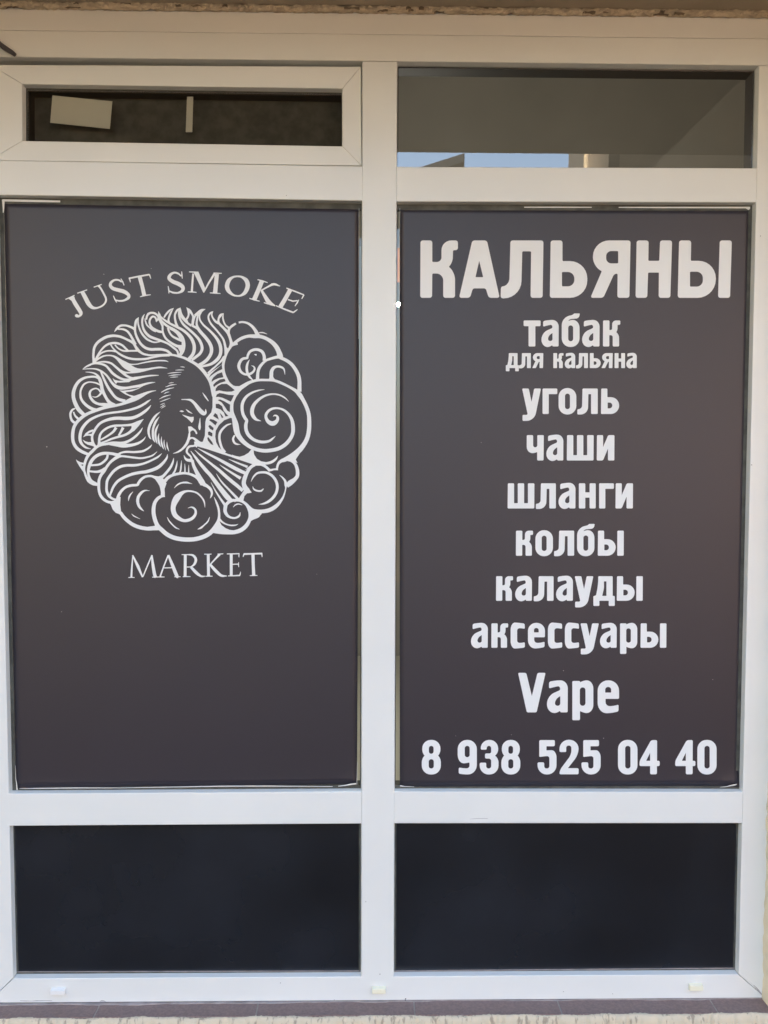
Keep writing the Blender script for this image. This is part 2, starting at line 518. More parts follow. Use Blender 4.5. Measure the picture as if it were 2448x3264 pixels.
# ================================================================ SILL
sill = thing('window_sill', (0, -0.03, FR_BOT - 0.012), 'brown ceramic tile sill under the white shop window', 'sill')
ZT = FR_BOT + 0.0002
jx = [PX(x, y).x for x, y in ((-140, 3196), (320, 3195), (824, 3194), (1319, 3191), (1776, 3186), (2262, 3182))] + [XR + 0.002]
for i in range(6):
    dz = random.uniform(-0.0006, 0.0004)
    o = boxes('tile', [(jx[i] + 0.0016, jx[i + 1] - 0.0016, -0.0535, 0.012, ZT - 0.0105 + dz, ZT - 0.0012 + dz)], M['tile'], sill, bevel=0.0009)
boxes('mortar_bed', [(-1.06, XR + 0.06, -0.053, 0.014, ZT - 0.016, ZT - 0.0024)], M['grout'], sill)
def strip(name, pts, Yb, mat, parent, z, th=0.0008):
    V, F = [], []
    for i, (x, d) in enumerate(pts):
        V += [Vector((x, 0.004, z + th)), Vector((x, -d, z + th * 0.7)), Vector((x, -d - 0.0006, z - 0.0012))]
    for i in range(len(pts) - 1):
        a = i * 3
        F += [(a, a + 3, a + 4, a + 1), (a + 1, a + 4, a + 5, a + 2)]
    return mesh_obj(name, V, F, mat, parent)
pts = []
n = 260
for i in range(n + 1):
    x = -1.05 + 2.0 * i / n
    base = 0.007 if x < -0.35 else (0.0045 if x < 0.05 else 0.001)
    pts.append((x, max(0.0004, base + 0.002 * math.sin(x * 19) + 0.001 * math.sin(x * 57 + 1) + random.uniform(-.0007, .0007))))
strip('sealant_smear', pts, 0, M['sealant'], sill, ZT - 0.0004)

# ================================================================ OUTLINES
def fillet(pts):
    out = []
    n = len(pts)
    for i in range(n):
        p = Vector(pts[i][:2])
        r = pts[i][2] if len(pts[i]) > 2 else 0
        a, b = Vector(pts[i - 1][:2]), Vector(pts[(i + 1) % n][:2])
        da, db = a - p, b - p
        ra = pts[i - 1][2] if len(pts[i - 1]) > 2 else 0
        rb = pts[(i + 1) % n][2] if len(pts[(i + 1) % n]) > 2 else 0
        ta = min(r, da.length * (r / (r + ra) if r + ra > da.length else 1)) if r else 0
        tb = min(r, db.length * (r / (r + rb) if r + rb > db.length else 1)) if r else 0
        if r < 0.01:
            out.append(p)
            continue
        A, B = p + da.normalized() * ta, p + db.normalized() * tb
        k = 0.45
        c1, c2 = p + (A - p) * k, p + (B - p) * k
        m = 3 if r < 7 else 7
        for s in range(m + 1):
            t = s / m
            out.append(A * (1 - t) ** 3 + c1 * 3 * t * (1 - t) ** 2 + c2 * 3 * t * t * (1 - t) + B * t ** 3)
    return out

def tri(loops):
    """loops of 2D points (outline then holes) -> flat points and triangles"""
    flat = [p for l in loops for p in l]
    return flat, [t for t in tessellate_polygon([[Vector((p[0], p[1], 0)) for p in l] for l in loops])]

A_ = [[(6.5, 97, 6), (24, 102, 20), (66.8, 102, 26), (66.2, 0, 4), (43, 0, 3), (41.5, 5, 2), (31, -2, 8), (0, -2, 27), (0, 52, 24), (42, 71, 3), (42, 84, 9), (28, 82, 10), (6.5, 76, 4)],
      [(42.5, 52, 1), (25.5, 40, 12), (25.5, 21, 8.5), (42.5, 21, 8)]]
O_ = [[(0, -2, 34), (0, 102, 34), (69.5, 102, 34), (69.5, -2, 34)], [(25, 19, 9.7), (25, 80, 9.7), (44.5, 80, 9.7), (44.5, 19, 9.7)]]
G = {
 'у': [[(0, 100, 4), (26, 100, 4), (37, 48, 2), (47.5, 100, 4), (74, 100, 4), (48, -27, 30), (1.5, -27, 4), (1.5, -3.5, 4), (22.5, -3.5, 6)]],
 'г': [[(0, 0, 4), (0, 100, 4), (58, 100, 4), (58, 78, 4), (24.5, 78, 2), (24.5, 0, 4)]],
 'о': O_,
 'л': [[(20.5, 100, 4), (80, 100, 4), (80, 0, 4), (54, 0, 4), (54, 78, 2), (43.5, 78, 2), (41.5, -2, 28), (0, -2, 4), (0.5, 19, 4), (18.5, 19, 14)]],
 'ь': [[(0, 0, 4), (1, 100, 4), (25, 100, 4), (25, 66, 2), (71, 66, 32), (71, 0, 33)], [(26, 45, 1.5), (44, 45, 11), (44, 22, 11), (26, 22, 1.5)]],
 'ч': [[(0, 100, 4), (25, 100, 4), (25, 52, 8), (41.5, 52, 8), (41.5, 100, 4), (67, 100, 4), (66, 0, 4), (41, 0, 4), (41, 33, 1), (28, 29, 6), (0, 29, 24)]],
 'а': A_,
 'ш': [[(0, 0, 4), (1, 100, 4), (25.5, 100, 4), (25.5, 21, 1.5), (40, 21, 1.5), (40, 100, 4), (65, 100, 4), (65, 21, 1.5), (80, 21, 1.5), (80, 100, 4), (105.5, 100, 4), (105, 0, 4)]],
 'и': [[(0, 0, 4), (1, 100, 4), (25, 100, 4), (25, 53, 1), (45, 100, 5), (69.5, 100, 4), (69, 0, 4), (44, 0, 4), (44, 47, 1), (24.5, 0, 5)]],
 'т': [[(0, 78, 4), (0, 100, 4), (65, 100, 4), (65, 78, 4), (45, 78, 2), (45, 0, 4), (19, 0, 4), (19, 78, 2)]],
 'б': [[(0, -2, 33), (0, 112, 30), (42, 121, 6), (48, 127, 2), (70, 127, 3), (66, 108, 10), (30, 105, 8), (25, 98, 2), (38, 102, 6), (68.6, 102, 30), (68.6, -2, 33)],
       [(25, 20, 9.5), (25, 81, 9.5), (44, 81, 9.5), (44, 20, 9.5)]],
 'к': [[(0, 0, 4), (0.5, 100, 4), (25, 100, 4), (25, 63, 1.5), (35, 63, 6), (35.5, 100, 15), (66.5, 100, 4), (66.5, 83, 4), (56, 83, 2), (56, 62, 8), (51, 55, 1), (62, 46, 12), (62, 0, 4), (37.6, 0, 4), (37.6, 43.5, 8), (24.5, 43.5, 2), (24.5, 0, 4)]],
 'н': [[(0, 0, 4), (0, 100, 4), (25.3, 100, 4), (25.3, 64, 1.5), (42.6, 64, 1.5), (42.6, 100, 4), (66.8, 100, 4), (66.8, 0, 4), (42.6, 0, 4), (42.6, 43, 1.5), (25.3, 43, 1.5), (25.3, 0, 4)]],
 'ы': [[(0, 0, 4), (1, 100, 4), (25, 100, 4), (25, 66, 2), (70.7, 66, 32), (70.7, 0, 33)], [(26, 45, 1.5), (44, 45, 11), (44, 22, 11), (26, 22, 1.5)],
       'NEW', [(77, 0, 4), (77.5, 100, 4), (103, 100, 4), (102.5, 0, 4)]],
 'д': [[(20, 100, 4), (78.5, 100, 4), (78.5, 20, 1), (87, 20, 4), (87, -21, 4), (62.5, -21, 4), (62.5, 0, 1.5), (24.5, 0, 1.5), (24.5, -21, 4), (0, -21, 4), (0, 20, 4), (10.5, 20, 6), (19, 62, 20)],
       [(43, 79, 1), (53, 79, 1), (53, 20, 1), (36, 20, 2), (43, 50, 8)]],
 'с': [[(56, 99, 5), (28, 103, 20), (0, 103, 30), (0, -3, 30), (28, -3, 20), (57, 1, 5), (57, 23, 5), (44, 20, 6), (26, 20, 10), (26, 80, 10), (44, 80, 6), (57, 77, 5)]],
 'е': [[(0, 102, 33), (68, 102, 33), (68, 43, 4), (25, 43, 1), (25, 20, 13), (50, 20, 10), (66.5, 25, 4), (66.5, 3, 5), (40, -3, 15), (0, -2, 33)], [(24, 81, 9), (43, 81, 9), (43, 63, 1.5), (24, 63, 1.5)]],
 'р': [[(0, -25, 4), (0, 100, 4), (24.5, 100, 3), (24.5, 95.5, 2), (36, 102, 12), (67, 102, 26), (67, -2, 26), (36, -2, 12), (24.5, 4.5, 2), (24.5, -25, 4)], [(24, 79.5, 9), (42, 79.5, 9), (42, 21, 9), (24, 21, 9)]],
 'V': [[(0, 126, 4), (26, 126, 5), (44, 52, 2), (62, 126, 5), (87.5, 126, 4), (59, 0, 4), (28, 0, 4)]],
 'я': [[(70, 100, 4), (68, 0, 4), (46, 0, 4), (46.5, 42, 2), (41.5, 42, 4), (22.5, 0, 4), (0, 0, 4), (20, 46.5, 1.5), (4.5, 54, 16), (4.5, 100, 28)], [(47, 80, 1.5), (47, 60, 1.5), (28.5, 60, 9), (28.5, 80, 9)]],
 'К': [[(0, 0, 4), (0.5, 100, 4), (21, 100, 4), (21, 62.5, 1.5), (37, 62.5, 8), (37, 100, 17), (65.5, 100, 4), (65.5, 83, 4), (57, 83, 2), (56.5, 62, 8), (49.7, 54, 1), (60.5, 46, 14), (60.5, 0, 4), (40, 0, 4), (40, 42.4, 12), (21, 42.4, 2), (20.5, 0, 4)]],
 'А': [[(0, 0, 4), (23, 100, 4), (48.5, 100, 4), (70.6, 0, 4), (51.5, 0, 4), (46.5, 16.5, 3), (24, 16.5, 3), (19, 0, 4)], [(35, 64.5, 1), (42, 36, 1), (28.5, 36, 1)]],
 'Л': [[(17, 100, 4), (74.4, 100, 4), (73, 0, 4), (52, 0, 4), (53, 81, 2), (37.5, 81, 2), (35.5, -1, 30), (0, -1, 4), (0.5, 20, 4), (15, 20.5, 14)]],
 'Ь': [[(0, 0, 4), (1.5, 100, 4), (22, 100, 4), (22, 64, 1.5), (65, 64, 30), (65, 0, 30)], [(21, 45, 1.5), (42.5, 45, 11), (42.5, 20, 11), (21, 20, 1.5)]],
 'Я': [[(70, 100, 4), (68, 0, 4), (47, 0, 4), (47.5, 42, 2), (41.5, 42, 4), (22.5, 0, 4), (0, 0, 4), (20, 46.5, 1.5), (4.5, 54, 16), (4.5, 100, 28)], [(48.5, 81.5, 1.5), (48.5, 60, 1.5), (27.5, 60, 9), (27.5, 81.5, 9)]],
 'Н': [[(0, 0, 4), (2, 100, 4), (23, 100, 4), (22.5, 64.5, 1.5), (41.5, 64.5, 1.5), (43, 100, 4), (64, 100, 4), (61, 0, 4), (40.5, 0, 4), (41, 44, 1.5), (22, 44, 1.5), (20.5, 0, 4)]],
 'Ы': [[(0, 0, 4), (2.5, 100, 4), (23.5, 100, 4), (23, 64.5, 1.5), (66.6, 64.5, 30), (66.6, 0, 32)], [(21.5, 45.5, 1.5), (44, 45.5, 11), (44, 19.5, 11), (21.5, 19.5, 1.5)],
       'NEW', [(70.5, 0, 4), (73.5, 100, 4), (94.6, 100, 4), (91.5, 0, 4)]],
 '8': [[(1.4, 100.5, 25), (54.3, 100.5, 25), (54.3, 62, 10), (47.5, 54.5, 1.5), (55.7, 47, 12), (55.7, -0.5, 26), (0, -.5, 26), (0, 47, 12), (8.5, 54.5, 1.5), (1.4, 62, 10)],
       [(20.7, 83, 6.5), (34.4, 83, 6.5), (34.4, 60, 6.5), (20.7, 60, 6.5)], [(20.4, 44, 7), (35, 44, 7), (35, 17, 7), (20.4, 17, 7)]],
 '9': [[(0, 100.5, 27), (56, 100.5, 27), (56, -0.5, 28), (20, -.5, 10), (3, 2, 4), (3, 20, 4), (14, 18, 5), (34.5, 17, 9), (34.5, 35, 3), (22, 32, 6), (0, 32, 25)], [(20.7, 83, 7), (35, 83, 7), (35, 50, 7), (20.7, 50, 7)]],
 '3': [[(3, 100.5, 25), (54, 100.5, 25), (54, 62, 10), (44.5, 54.5, 2), (55, 47, 12), (55, -.5, 26), (0, -.5, 26), (0, 34, 4), (19, 34, 3), (19, 17, 7), (33.5, 17, 7), (33.5, 46, 7), (15.5, 46, 4), (15.5, 61, 4), (33.5, 61, 5), (33.5, 83, 7), (20.5, 83, 7), (20.5, 72, 3), (3, 72, 4)]],
 '5': [[(5, 100, 4), (50.5, 100, 4), (50.5, 82, 4), (26, 82, 1.5), (26, 70, 1), (36, 70.5, 8), (55.4, 70.5, 22), (55.4, -.5, 27), (0, -.5, 27), (0, 35, 4), (19.5, 35, 4), (19.5, 17, 7), (34.5, 17, 7), (34.5, 53, 7), (24, 53, 5), (5, 50.5, 3)]],
 '2': [[(0, 65, 4), (0, 101, 27), (55, 101, 27), (55.5, 58, 18), (24.5, 18, 1), (55.5, 18, 4), (55.5, 0, 4), (0, 0, 4), (0.5, 12, 10), (34.5, 58, 12), (34.5, 84, 7), (19.5, 84, 7), (19.5, 65, 3)]],
 '0': [[(0, -.5, 27), (0, 100.5, 27), (57, 100.5, 27), (57, -.5, 27)], [(21, 17, 7.5), (21, 83, 7.5), (36.5, 83, 7.5), (36.5, 17, 7.5)]],
 '4': [[(0, 24, 4), (0, 39, 6), (34, 100, 5), (51.5, 100, 4), (51, 39.5, 1), (59, 39.5, 4), (59, 24, 4), (51, 24, 1), (51, 0, 4), (31, 0, 4), (31, 24, 1)], [(31, 63, 1), (31, 39.5, 1), (19.5, 39.5, 1)]],
}
G['a'], G['p'], G['e'] = G['а'], G['р'], G['е']

def word(text, spans, top, base, Y, parent, label, slope=0.0):
    polys = []
    for ch, (x0, x1) in zip(text, spans):
        loops = G[ch]
        gx = [p[0] for l in loops if l != 'NEW' for p in l]
        g0, g1 = min(gx), max(gx)
        def mp(p):
            X = x0 + (p[0] - g0) / (g1 - g0) * (x1 - x0)
            return (X, base - p[1] / 100.0 * (base - top) + slope * X)
        grp, groups = [], []
        for l in loops:
            if l == 'NEW':
                groups.append(grp); grp = []
            else:
                grp.append([mp(p) for p in fillet(l)])
        groups.append(grp)
        for g in groups:
            flat, t = tri(g)
            polys.append(([PX(x, y, Y) for x, y in flat], t, 0))
    o = flat_obj('lettering', polys, [M['print']], parent)
    o['label'] = label
    return o

# ================================================================ POSTERS
def poster(name, corners, Y, label, lift):
    """thin film sheet on the glass whose foot and corners lift a little"""
    ctr = PX((corners[0][0] + corners[1][0]) / 2, corners[2][1], Y)
    root = thing(name, (ctr.x, Y, ctr.z), label, 'poster')
    nx, ny = 60, 90
    V, F = [], []
    TL, TR, BR, BL = corners
    for j in range(ny + 1):
        v = j / ny
        for i in range(nx + 1):
            u = i / nx
            x = (TL[0] * (1 - u) + TR[0] * u) * (1 - v) + (BL[0] * (1 - u) + BR[0] * u) * v
            y = (TL[1] * (1 - u) + TR[1] * u) * (1 - v) + (BL[1] * (1 - u) + BR[1] * u) * v
            V.append(PX(x, y, Y) + Vector((0, -lift(u, v), 0)))
    for j in range(ny):
        for i in range(nx):
            a = j * (nx + 1) + i
            F.append((a, a + 1, a + nx + 2, a + nx + 1))
    o = mesh_obj('film', V, F, M['film'], root, smooth=True)
    m = o.modifiers.new('thick', 'SOLIDIFY'); m.thickness = 0.0003; m.offset = 0
    return root

GY = 0.0170
def liftL(u, v):
    return 0.0012 * max(0, (v - 0.985) / 0.015) ** 2 * (0.5 + 0.5 * math.sin(u * 9 + 1)) + 0.004 * (max(0, u - 0.93) / 0.07) ** 2 * (max(0, v - 0.97) / 0.03) ** 2
def liftR(u, v):
    return 0.0008 * max(0, (v - 0.985) / 0.015) ** 2 + 0.006 * (max(0, u - 0.9) / 0.1) ** 2 * (max(0, v - 0.97) / 0.03) ** 2
PL = poster('poster', [(13, 644), (1146, 661), (1138, 2499), (52, 2513)], GY, 'dark poster with a round white wind face emblem between two lines of serif lettering', liftL)
PR = poster('poster', [(1274.5, 661), (2393, 665), (2353, 2505), (1274, 2507)], GY, 'dark poster listing white Russian words above a phone number', liftR)
TY = GY - 0.0007

word('КАЛЬЯНЫ', [(1339.4, 1459.5), (1463.2, 1592.7), (1595.8, 1732.2), (1752.5, 1872), (1881.8, 2009.8), (2025.7, 2142.2), (2160.1, 2332.7)], 766.4, 949.3, TY, PR, 'large white word КАЛЬЯНЫ at the head of the list')
word('табак', [(1669, 1723.1), (1726, 1781), (1790.5, 1848.4), (1855.6, 1911.2), (1921.9, 1977.1)], 1021.4, 1104.4, TY, PR, 'white word табак')
word('для', [(1612.3, 1653.7), (1653.9, 1692.1), (1696.5, 1731.8)], 1125.5, 1173.3, TY, PR, 'small white word для')
word('кальяна', [(1763.6, 1796), (1800.3, 1833.6), (1835.9, 1874.1), (1879.9, 1914.6), (1917, 1953.1), (1958.9, 1992.2), (1996.5, 2029.8)], 1125.5, 1173.3, TY, PR, 'small white word кальяна')
word('уголь', [(1664.3, 1724.2), (1729.4, 1776.3), (1780.6, 1837), (1840, 1905.2), (1915.6, 1973.5)], 1238.4, 1319.6, TY, PR, 'white word уголь')
word('чаши', [(1679, 1733.3), (1741.6, 1795.8), (1806.7, 1892.2), (1902.1, 1958.6)], 1386.9, 1467.8, TY, PR, 'white word чаши')
word('шланги', [(1618, 1703.4), (1708, 1771.7), (1780.4, 1834.5), (1845.2, 1898.7), (1909.7, 1956.6), (1961.8, 2017.6)], 1540.5, 1620.7, TY, PR, 'white word шланги')
word('колбы', [(1644.4, 1699), (1706.6, 1762.4), (1765.9, 1830.1), (1839.4, 1895.8), (1905.4, 1988.4)], 1691.5, 1771.4, TY, PR, 'white word колбы')
word('калауды', [(1581, 1635.2), (1642.1, 1695.7), (1701, 1764.4), (1772.5, 1826.4), (1832, 1891.3), (1891.3, 1959.6), (1965.9, 2049)], 1836.6, 1915, TY, PR, 'white word калауды')
word('аксессуары', [(1501.3, 1555), (1566, 1619.8), (1627.6, 1673), (1682.9, 1737), (1746.4, 1792), (1800.5, 1845.6), (1850.1, 1908.7), (1912.4, 1966), (1976.4, 2031.3), (2041.5, 2124.3)], 1986.9, 2064.8, TY, PR, 'white word аксессуары')
word('Vape', [(1651.3, 1738.9), (1743.5, 1810), (1824.2, 1891.2), (1905, 1973.2)], 2170.6, 2270.7, TY, PR, 'white word Vape')
NUM = 'white phone number group %s'
for t_, s_ in (('8', [(1344.4, 1405.3)]), ('938', [(1458.9, 1520), (1529, 1589), (1598, 1658.5)]), ('525', [(1713.4, 1773.9), (1783.3, 1844.4), (1853.5, 1914.7)]),
               ('04', [(1969.8, 2031.9), (2038.5, 2102.7)]), ('40', [(2152.2, 2216.5), (2222.8, 2284.2)])):
    word(t_, s_, 2359.0, 2468.1, TY, PR, NUM % t_)

# ---- brush strokes for the emblem and the serif lettering
T = {k: (200 + 270 * (i % 3), 970 + 260 * (i // 3), 280 / 1659.0) for i, k in enumerate('ABCDEFGHI')}
T['J'] = (190, 840, 410 / 1659.0)
T['K'] = (520, 840, 480 / 1659.0)
T['M'] = (390, 1740, 470 / 1659.0)

def nums(s):
    return [tuple(float(v) for v in q.split(',')) for q in s.split()]

def ribbon(tile, s, smooth=True, n=7):
    ox, oy, k = T[tile]
    P = nums(s)
    pts = []
    if smooth and len(P) > 2:
        ext = [tuple(2 * a - b for a, b in zip(P[0], P[1]))] + P + [tuple(2 * a - b for a, b in zip(P[-1], P[-2]))]
        for i in range(len(P) - 1):
            p0, p1, p2, p3 = ext[i:i + 4]
            for j in range(n):
                t = j / n
                pts.append(tuple(0.5 * (2 * b + (c - a) * t + (2 * a - 5 * b + 4 * c - d) * t * t + (-a + 3 * b - 3 * c + d) * t ** 3) for a, b, c, d in zip(p0, p1, p2, p3)))
        pts.append(P[-1])
    else:
        pts = P
    L, R = [], []
    for i, p in enumerate(pts):
        a, b = pts[max(0, i - 1)], pts[min(len(pts) - 1, i + 1)]
        d = Vector((b[0] - a[0], b[1] - a[1]))
        d = d.normalized() if d.length > 1e-6 else Vector((1, 0))
        nn = Vector((-d.y, d.x)) * max(p[2], 4) * 0.5
        L.append((ox + k * (p[0] + nn.x), oy + k * (p[1] + nn.y)))
        R.append((ox + k * (p[0] - nn.x), oy + k * (p[1] - nn.y)))
    flat = L + R
    m = len(L)
    tris = []
    for i in range(m - 1):
        tris += [(i, i + 1, m + i + 1), (i, m + i + 1, m + i)]
    return flat, tris

def blob(tile, s):
    ox, oy, k = T[tile]
    return tri([[(ox + k * p[0], oy + k * p[1]) for p in nums(s)]])

def art(name, lines, parent, label, mats, Y):
    polys = []
    z = 0
    for ln in lines.strip().splitlines():
        ln = ln.strip()
        if not ln: continue
        code, rest = ln.split(' ', 1)
        tile, kind = code[0], code[1]
        if kind == 'r': flat, t = ribbon(tile, rest)
        elif kind == 'l': flat, t = ribbon(tile, rest, smooth=False)
        elif kind in 'pk': flat, t = blob(tile, rest)
        z += 1
        yy = Y - z * 3.0e-6 - (0.0008 if kind == 'k' else 0)
        polys.append(([PX(x, y, yy) for x, y in flat], t, 1 if kind == 'k' else 0))
    o = flat_obj(name, polys, mats, parent)
    o['label'] = label
    return o

JUST = '''
Jl 75,463,12 135,437,14 192,409,12
Jp 110,450 170,420 190,425 205,480 150,478
Jr 165,450,50 210,530,52 258,605,50 274,640,46 266,668,30 235,684,20
Jp 198,665 212,652 232,655 250,668 262,690 240,696 215,694 198,682
Jl 228,383,12 290,362,14 355,339,12
Jr 292,365,50 332,440,55 375,520,55 420,565,42 475,574,25 545,548,22 588,505,24 598,455,25 570,390,25 530,320,25 500,285,26
Jl 440,305,12 500,285,14 543,269,12
Jr 800,240,14 765,215,22 710,213,25 665,243,34 655,285,40 690,322,45 760,343,48 830,362,50 885,400,42 888,440,38 835,474,26 775,482,22 725,472,16
Jl 790,195,10 815,238,16 832,282,10
Jl 693,415,10 715,465,16 736,503,10
Jl 893,192,22 1020,166,22 1160,142,20
Jl 897,190,16 908,215,14 912,243,8
Jl 1158,142,18 1168,170,14 1177,196,8
Jl 1030,165,52 1065,290,48 1092,410,50
Jl 1038,428,12 1100,412,18 1175,402,10
'''
SMOKE = '''
Kr 200,140,12 165,110,20 120,101,22 78,126,32 66,165,38 110,200,42 170,225,45 215,258,42 212,298,34 165,322,20 110,320,20 68,303,14
Kl 204,88,9 207,125,14 211,166,8
Kl 55,248,8 62,290,14 64,330,8
Kl 285,91,10 330,94,14 388,94,10
Kr 331,110,20 322,220,22 316,312,24
Kl 272,312,10 318,313,14 368,318,9
Kp 333,91 389,91 462,268 444,324
Kl 446,318,14 500,218,20 568,108,24
Kr 592,115,46 582,220,46 572,325,48
Kl 555,104,10 600,107,13 646,108,8
Kl 515,323,9 572,326,14 632,331,8
Kr 815,140,18 865,148,24 915,185,44 932,245,48 905,315,42 860,350,24 818,357,18 770,345,24 720,300,44 704,245,48 725,185,42 770,150,24 815,140,18
Kr 1087,195,48 1050,290,48 1003,398,50
Kl 1040,177,10 1095,192,16 1151,210,8
Kl 950,383,9 1005,400,16 1064,416,8
Kr 1075,300,16 1150,258,18 1220,228,26 1285,248,10
Kl 1193,221,10 1240,236,14 1289,248,8
Kr 1085,298,26 1128,370,40 1168,428,46 1235,467,10
Kl 1110,431,10 1160,445,14 1235,466,10
Kr 1403,285,46 1350,380,46 1292,478,48
Kl 1358,270,12 1450,306,16 1550,345,14
Kl 1552,345,12 1540,365,14 1526,390,7
Kl 1375,397,14 1430,415,14 1480,408,14
Kl 1495,398,7 1478,430,16 1452,469,7
Kl 1242,464,10 1330,500,18 1435,540,18
Kl 1433,540,16 1458,522,14 1481,505,7
'''
MARKET = '''
Mr 118,105,10 108,230,18 101,350,22
Ml 68,357,9 103,353,12 138,356,8
Ml 115,104,14 175,230,33 228,352,16
Ml 232,345,12 280,228,15 333,104,14
Mr 331,104,18 345,220,32 365,330,36 380,350,30
Ml 335,352,9 370,350,12 405,350,9
Ml 516,104,14 468,225,16 425,345,18
Ml 405,350,9 435,349,12 474,350,8
Mr 518,104,22 563,215,35 612,335,38 630,347,20
Ml 585,348,9 620,346,12 655,347,8
Ml 470,248,12 570,245,12
Mr 708,105,32 707,225,32 706,342,32
Ml 667,98,9 710,99,12 760,97,12
Mr 740,98,12 795,107,24 826,150,30 812,203,26 772,234,12 725,238,12
Mr 772,238,28 832,302,34 885,340,22 930,342,9
Ml 680,347,9 707,344,14 766,346,8
Mr 966,100,32 968,220,32 970,338,32
Ml 922,93,9 965,95,12 1003,92,8
Ml 935,342,9 970,340,13 1015,341,8
Ml 988,210,14 1045,148,18 1095,95,26
Ml 1070,92,8 1100,92,12 1136,89,8
Mr 986,208,26 1052,282,34 1112,333,28 1175,339,9
Mr 1225,95,32 1225,220,32 1225,335,32
Ml 1176,90,10 1240,90,13 1316,87,13
Ml 1315,84,7 1311,105,13 1312,129,6
Ml 1235,208,12 1270,206,11 1306,205,12
Ml 1308,184,6 1306,212,12 1310,239,6
Ml 1188,338,9 1250,336,14 1322,332,16
Ml 1318,336,14 1326,315,12 1331,291,5
Mr 1470,95,36 1473,220,34 1478,332,36
Ml 1366,92,20 1470,89,18 1571,86,20
Ml 1370,82,7 1364,105,14 1358,125,6
Ml 1571,77,7 1570,100,14 1573,126,6
Ml 1434,335,9 1477,332,14 1520,333,8
'''
